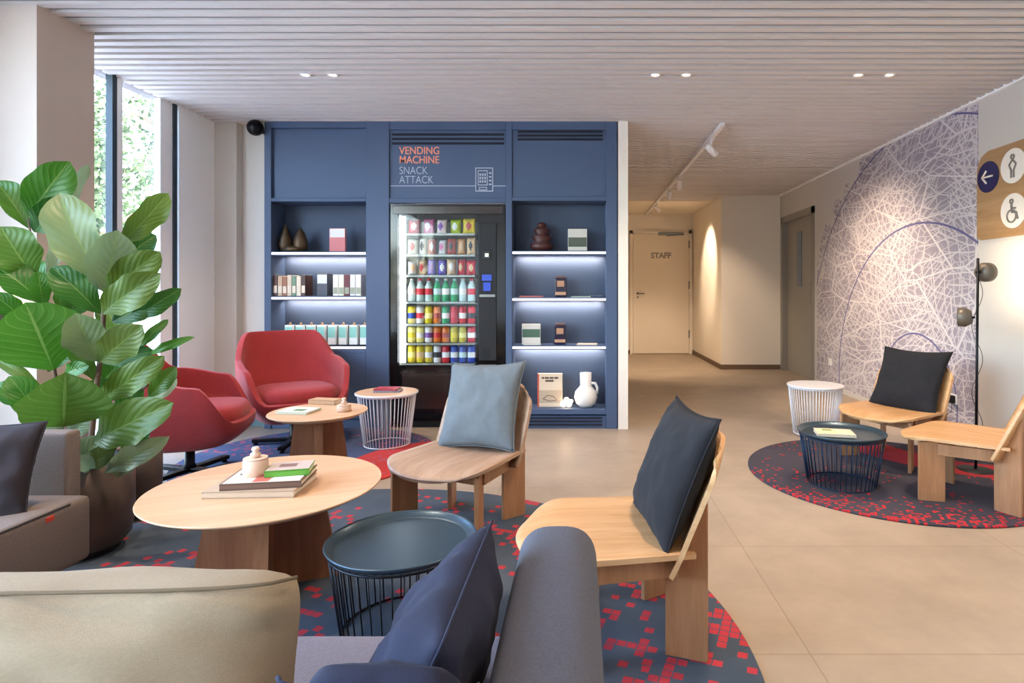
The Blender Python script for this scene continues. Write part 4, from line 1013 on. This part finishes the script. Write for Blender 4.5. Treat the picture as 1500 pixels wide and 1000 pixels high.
bm = nb(); uvl = bm.loops.layers.uv.new('UVMap'); tone = bm.verts.layers.float.new('tone')
def leaf(b, tp, wpx, Yb, Yt, tn, bend=.12, fold=.25, tilt=.0, seed=0):
    A = P(b[0], b[1], Yb); T = P(tp[0], tp[1], Yt); d = T-A; L = d.length; dn = d.normalized()
    view = (Vector((0, 0, HC+.5))-A).normalized()
    nrm = view-dn*view.dot(dn); nrm.normalize(); side = dn.cross(nrm).normalized()
    if tilt: nrm = (nrm*math.cos(tilt)+side*math.sin(tilt)); side = dn.cross(nrm).normalized()
    W = wpx*Yb/F; nu, nv = 16, 10; g = []
    for i in range(nu+1):
        s = i/nu
        wf = (math.sin(PI*s**1.15)**.6)*(.66+.42*s) if 0 < s < 1 else 0.0
        if s < .25: wf *= .72+.28*(s/.25)
        row_ = []
        for j in range(nv+1):
            q = 2*j/nv-1; lat = q*W/2*wf*1.02
            hgt = bend*L*math.sin(PI*s)*.9 - bend*L*s*s*.5 + fold*abs(lat)*(1 if q*q > 0 else 0)
            hgt += .10*L*math.sin(s*10+seed+q*1.8)*abs(q)**1.6*wf*.55
            lat *= 1+.06*math.sin(s*17+seed*2+q)
            row_.append((A+dn*(L*s)+side*lat+nrm*hgt, s, q))
        g.append(row_)
    V = [[bm.verts.new(p[0]-FO) for p in r] for r in g]
    for r in V:
        for v in r: v[tone] = tn
    for i in range(nu):
        for j in range(nv):
            try: f = bm.faces.new((V[i][j], V[i+1][j], V[i+1][j+1], V[i][j+1]))
            except ValueError: continue
            f.smooth = True
            for lp, (ii, jj) in zip(f.loops, ((i, j), (i+1, j), (i+1, j+1), (i, j+1))): lp[uvl].uv = (g[ii][jj][1], g[ii][jj][2])
LV = [((41, 318), (100, 238), 58, 2.66, 2.6, .3, .1, .3, .0), ((45, 330), (132, 243), 30, 2.72, 2.75, .95, .1, .2, .6), ((50, 340), (95, 292), 44, 2.68, 2.6, .05, .1, .3, 0),
      ((42, 335), (-8, 262), 44, 2.68, 2.66, .45, .1, .4, .2), ((155, 418), (84, 282), 72, 2.6, 2.5, .8, .12, .3, -.35), ((152, 428), (172, 340), 66, 2.62, 2.48, .85, .1, .3, .1),
      ((172, 360), (247, 284), 42, 2.66, 2.7, .6, .1, .3, .3), ((154, 428), (232, 370), 50, 2.6, 2.56, .62, .1, .2, .2), ((150, 460), (230, 402), 52, 2.58, 2.5, .65, .12, .25, 0),
      ((148, 460), (76, 390), 50, 2.6, 2.5, .15, .14, .3, 0), ((145, 425), (115, 346), 32, 2.7, 2.72, .45, .1, .3, .3), ((52, 408), (0, 332), 66, 2.6, 2.5, .5, .1, .3, -.2),
      ((68, 400), (98, 343), 24, 2.68, 2.7, 1.0, .05, .2, 0), ((62, 445), (-6, 388), 52, 2.58, 2.5, .2, .1, .3, .3), ((63, 450), (56, 398), 28, 2.56, 2.5, .35, .1, .2, 0),
      ((86, 452), (94, 418), 20, 2.7, 2.68, .4, .1, .2, 0), ((188, 468), (264, 424), 32, 2.7, 2.72, .1, .12, .3, .2), ((180, 380), (228, 344), 34, 2.76, 2.8, .05, .1, .3, 0),
      ((38, 470), (-10, 430), 32, 2.6, 2.5, .3, .1, .3, 0), ((78, 542), (38, 444), 112, 2.5, 2.36, .38, .08, .25, 0), ((145, 530), (110, 460), 56, 2.52, 2.4, .8, .1, .35, -.2),
      ((145, 530), (206, 478), 52, 2.52, 2.45, .68, .1, .25, .2), ((147, 588), (236, 524), 44, 2.56, 2.5, .6, .12, .2, .1), ((93, 625), (96, 548), 112, 2.46, 2.36, .55, .1, .45, 0),
      ((66, 628), (14, 550), 44, 2.5, 2.45, .3, .1, .2, .2), ((138, 648), (247, 592), 66, 2.5, 2.42, .6, .12, .25, .1), ((153, 692), (243, 642), 34, 2.48, 2.45, .9, .14, .3, .2),
      ((214, 590), (258, 554), 26, 2.74, 2.76, 1.0, .1, .2, 0), ((218, 520), (280, 494), 14, 2.74, 2.72, .35, .2, .2, 0), ((198, 514), (245, 468), 16, 2.76, 2.8, .25, .2, .2, 0),
      ((163, 472), (228, 442), 38, 2.68, 2.7, .05, .1, .3, 0), ((130, 688), (168, 648), 30, 2.52, 2.48, .7, .1, .3, 0), ((178, 658), (218, 612), 40, 2.6, 2.6, .35, .1, .3, 0),
      ((137, 692), (114, 668), 24, 2.5, 2.45, .95, .1, .3, 0), ((140, 558), (104, 500), 28, 2.66, 2.62, .5, .1, .3, 0), ((90, 642), (66, 596), 24, 2.48, 2.42, .95, .1, .3, 0),
      ((94, 548), (128, 536), 26, 2.64, 2.6, .3, .1, .3, 0), ((60, 565), (-6, 526), 18, 2.56, 2.5, .6, .15, .3, 0), ((218, 582), (257, 538), 28, 2.7, 2.68, .5, .1, .3, 0),
      ((150, 532), (225, 514), 28, 2.7, 2.72, .05, .1, .3, 0), ((120, 600), (160, 555), 40, 2.72, 2.76, .2, .1, .3, 0), ((150, 560), (190, 515), 40, 2.78, 2.8, .3, .1, .3, 0),
      ((70, 545), (110, 480), 40, 2.78, 2.8, .1, .1, .3, 0), ((100, 640), (140, 600), 36, 2.7, 2.7, .9, .1, .3, 0), ((190, 440), (215, 400), 26, 2.78, 2.8, .4, .1, .3, 0),
      ((160, 640), (205, 560), 36, 2.76, 2.8, .25, .1, .3, 0), ((180, 500), (150, 440), 36, 2.8, 2.84, .45, .1, .3, 0), ((90, 470), (125, 430), 34, 2.75, 2.8, .2, .1, .3, 0),
      ((75, 430), (40, 380), 34, 2.75, 2.8, .3, .1, .3, 0), ((40, 600), (-5, 560), 34, 2.6, 2.6, .3, .1, .3, 0), ((170, 700), (200, 650), 34, 2.55, 2.55, .9, .1, .3, 0), ((110, 680), (150, 640), 40, 2.64, 2.6, .85, .1, .3, 0)]
for i, a in enumerate(LV): leaf(*a, seed=i*1.7)
obj('foliage', bm, 'leaf', fig)

# ------------------------------------------------------------------ floor lamps
def floor_lamp(x, y, ht, heads, lab, e):
    t = thing('floor_lamp', lab, 'lamp', (x, y, 0))
    obj('base', lathe(nb(), [(.11, 0), (.11, .012), (.015, .018)], seg=40), 'black_matte', t)
    bm = nb(); tube(bm, [(0, 0, .01), (.015, 0, ht)], .008, 10); obj('pole', bm, 'dark_metal', t)
    for (hz, dx, dy, on) in heads:
        hd = bpy.data.objects.new('lamp_head', None); C.objects.link(hd); hd.parent = t; hd.location = (dx, dy, hz)
        d = Vector((dx, dy, 0)).normalized(); q = d.to_track_quat('Z', 'Y').to_euler()
        obj('shade', lathe(nb(), [(.02, -.045), (.045, -.04), (.062, -.01), (.062, .03), (.055, .034), (.05, .03)], seg=32, cap=False), 'lamp_bronze', hd, rot=q)
        obj('cap', lathe(nb(), [(.003, -.0445), (.02, -.0445)], seg=24), 'lamp_bronze', hd, rot=q)
        obj('bulb', lathe(nb(), [(.002, .012), (.045, .014), (.045, .02), (.002, .024)], seg=24), 'led_warm' if on else 'plastic_white', hd, rot=q)
        bm = nb(); v = -Vector((dx, dy, 0)); tube(bm, [v*.5, v*.95], .007); obj('arm', bm, 'dark_metal', hd)
        if on: light('glow', 'SPOT', d*.05, e, (1, .78, .52), rot=d.to_track_quat('-Z', 'Y').to_euler(), parent=hd, spot_size=math.radians(120), spot_blend=.8, shadow_soft_size=.04)
    return t
fl_ = floor_lamp(2.53, 3.80, 1.364, [(1.275, .08, .03, True), (.985, -.05, .04, False)], 'slim black floor lamp with two round heads under the wooden sign', 7)
bm = nb(); pts = []
for k in range(40): z = 1.25-1.2*k/39; pts.append((.03+.035*math.sin(k*.45), .03, z))
pts += [(.0, .3, .02), (-.02, .6, .015), (.2, .9, .02), (.42, .92, .2), (.42, .92, .3)]
tube(bm, pts, .0018, 6); obj('cable', bm, 'dark_metal', fl_)
floor_lamp(-2.70, 2.73, 1.30, [(.89, .05, .01, False), (1.05, -.04, .07, True)], 'slim black floor lamp at the left edge behind the taupe sofa', 3)

# ------------------------------------------------------------------ wall sign and outlets
sg = thing('wall_sign', 'wooden wayfinding panel with navy and white round symbols', 'sign', (XR, 0, 0))
bm = nb(); y1, y0, z0, z1, r = 4.41, 3.55, 1.53, 2.165, .06
poly = [(y1, z0+.03), (y1-.03, z0), (y0+.03, z0), (y0, z0+.03), (y0, z1-.03), (y0+.03, z1), (y1-.12, z1), (y1-.05, z1-.03), (y1-.012, z1-.08), (y1, z1-.13)]
prism(bm, poly, lambda a, b, d: (d, a, b), -.026, -.002); obj('panel', bm, 'sign_wood', sg)
def disc(y, z, r, m, d=-.031, nm='disc'):
    bm = lathe(nb(), [(r, 0), (r, .005)], seg=40); return obj(nm, bm, m, sg, loc=(d, y, z), rot=(0, PI/2, 0))
mat('sign_navy', '1C1E52', .5); mat('sign_white', 'E6DED4', .6)
disc(4.285, 1.977, .112, 'sign_navy'); 
for z in (2.005, 1.70): disc(4.035, z, .118, 'sign_white')
for z in (2.005, 1.70): disc(3.77, z, .118, 'sign_white')
mat('sign_ink', '7A746E', .6)
def ink(polys, m, nm):
    bm = nb()
    for pl_ in polys:
        if pl_[0] == 'l': _, a, b, w_ = pl_; tube(bm, [(-.034, a[0], a[1]), (-.034, b[0], b[1])], w_, 6)
        else: _, c, r_ = pl_; tube(bm, [(-.034, c[0]+r_*math.cos(2*PI*k/20), c[1]+r_*math.sin(2*PI*k/20)) for k in range(21)], .006, 6, cap=False)
    obj(nm, bm, m, sg)
cy, cz = 4.285, 1.977
ink([('l', (cy+.055, cz), (cy-.055, cz), .007), ('l', (cy+.055, cz), (cy+.01, cz+.045), .007), ('l', (cy+.055, cz), (cy+.01, cz-.045), .007)], 'sign_white', 'arrow')
cy, cz = 4.035, 2.005
def person(cy, cz): return [('c', (cy, cz+.062), .014), ('l', (cy, cz+.042), (cy+.032, cz+.01), .006), ('l', (cy, cz+.042), (cy-.032, cz+.01), .006), ('l', (cy+.032, cz+.01), (cy+.012, cz-.03), .006), ('l', (cy-.032, cz+.01), (cy-.012, cz-.03), .006), ('l', (cy+.012, cz-.03), (cy+.012, cz-.08), .006), ('l', (cy-.012, cz-.03), (cy-.012, cz-.08), .006)]
ink(person(4.035, 2.005), 'sign_ink', 'person_symbol'); ink(person(3.77, 2.005), 'sign_ink', 'person_symbol'); ink(person(3.77, 1.70), 'sign_ink', 'person_symbol')
cy, cz = 4.035, 1.70
ink([('c', (cy+.01, cz+.065), .013), ('l', (cy+.01, cz+.045), (cy+.005, cz-.01), .008), ('l', (cy+.005, cz-.01), (cy-.035, cz-.012), .007), ('l', (cy-.035, cz-.012), (cy-.05, cz-.06), .007), ('c', (cy+.01, cz-.035), .042), ('l', (cy+.005, cz+.02), (cy-.03, cz+.015), .006)], 'sign_ink', 'wheelchair_symbol')
def outlet(y, z, lab, plug=False):
    t = thing('wall_outlet', lab, 'outlet', (XR-.006, y, z)); obj('plate', bb(-.01, 0, -.04, .04, -.04, .04, .004), 'plastic_white', t)
    if plug: obj('plug', bb(-.05, -.01, -.025, .025, -.03, .03, .006), 'black_matte', t)
outlet(7.03, .32, 'white wall outlet low on the far part of the mural'); outlet(4.70, .30, 'white wall outlet with black plug beside the mural chair', True)
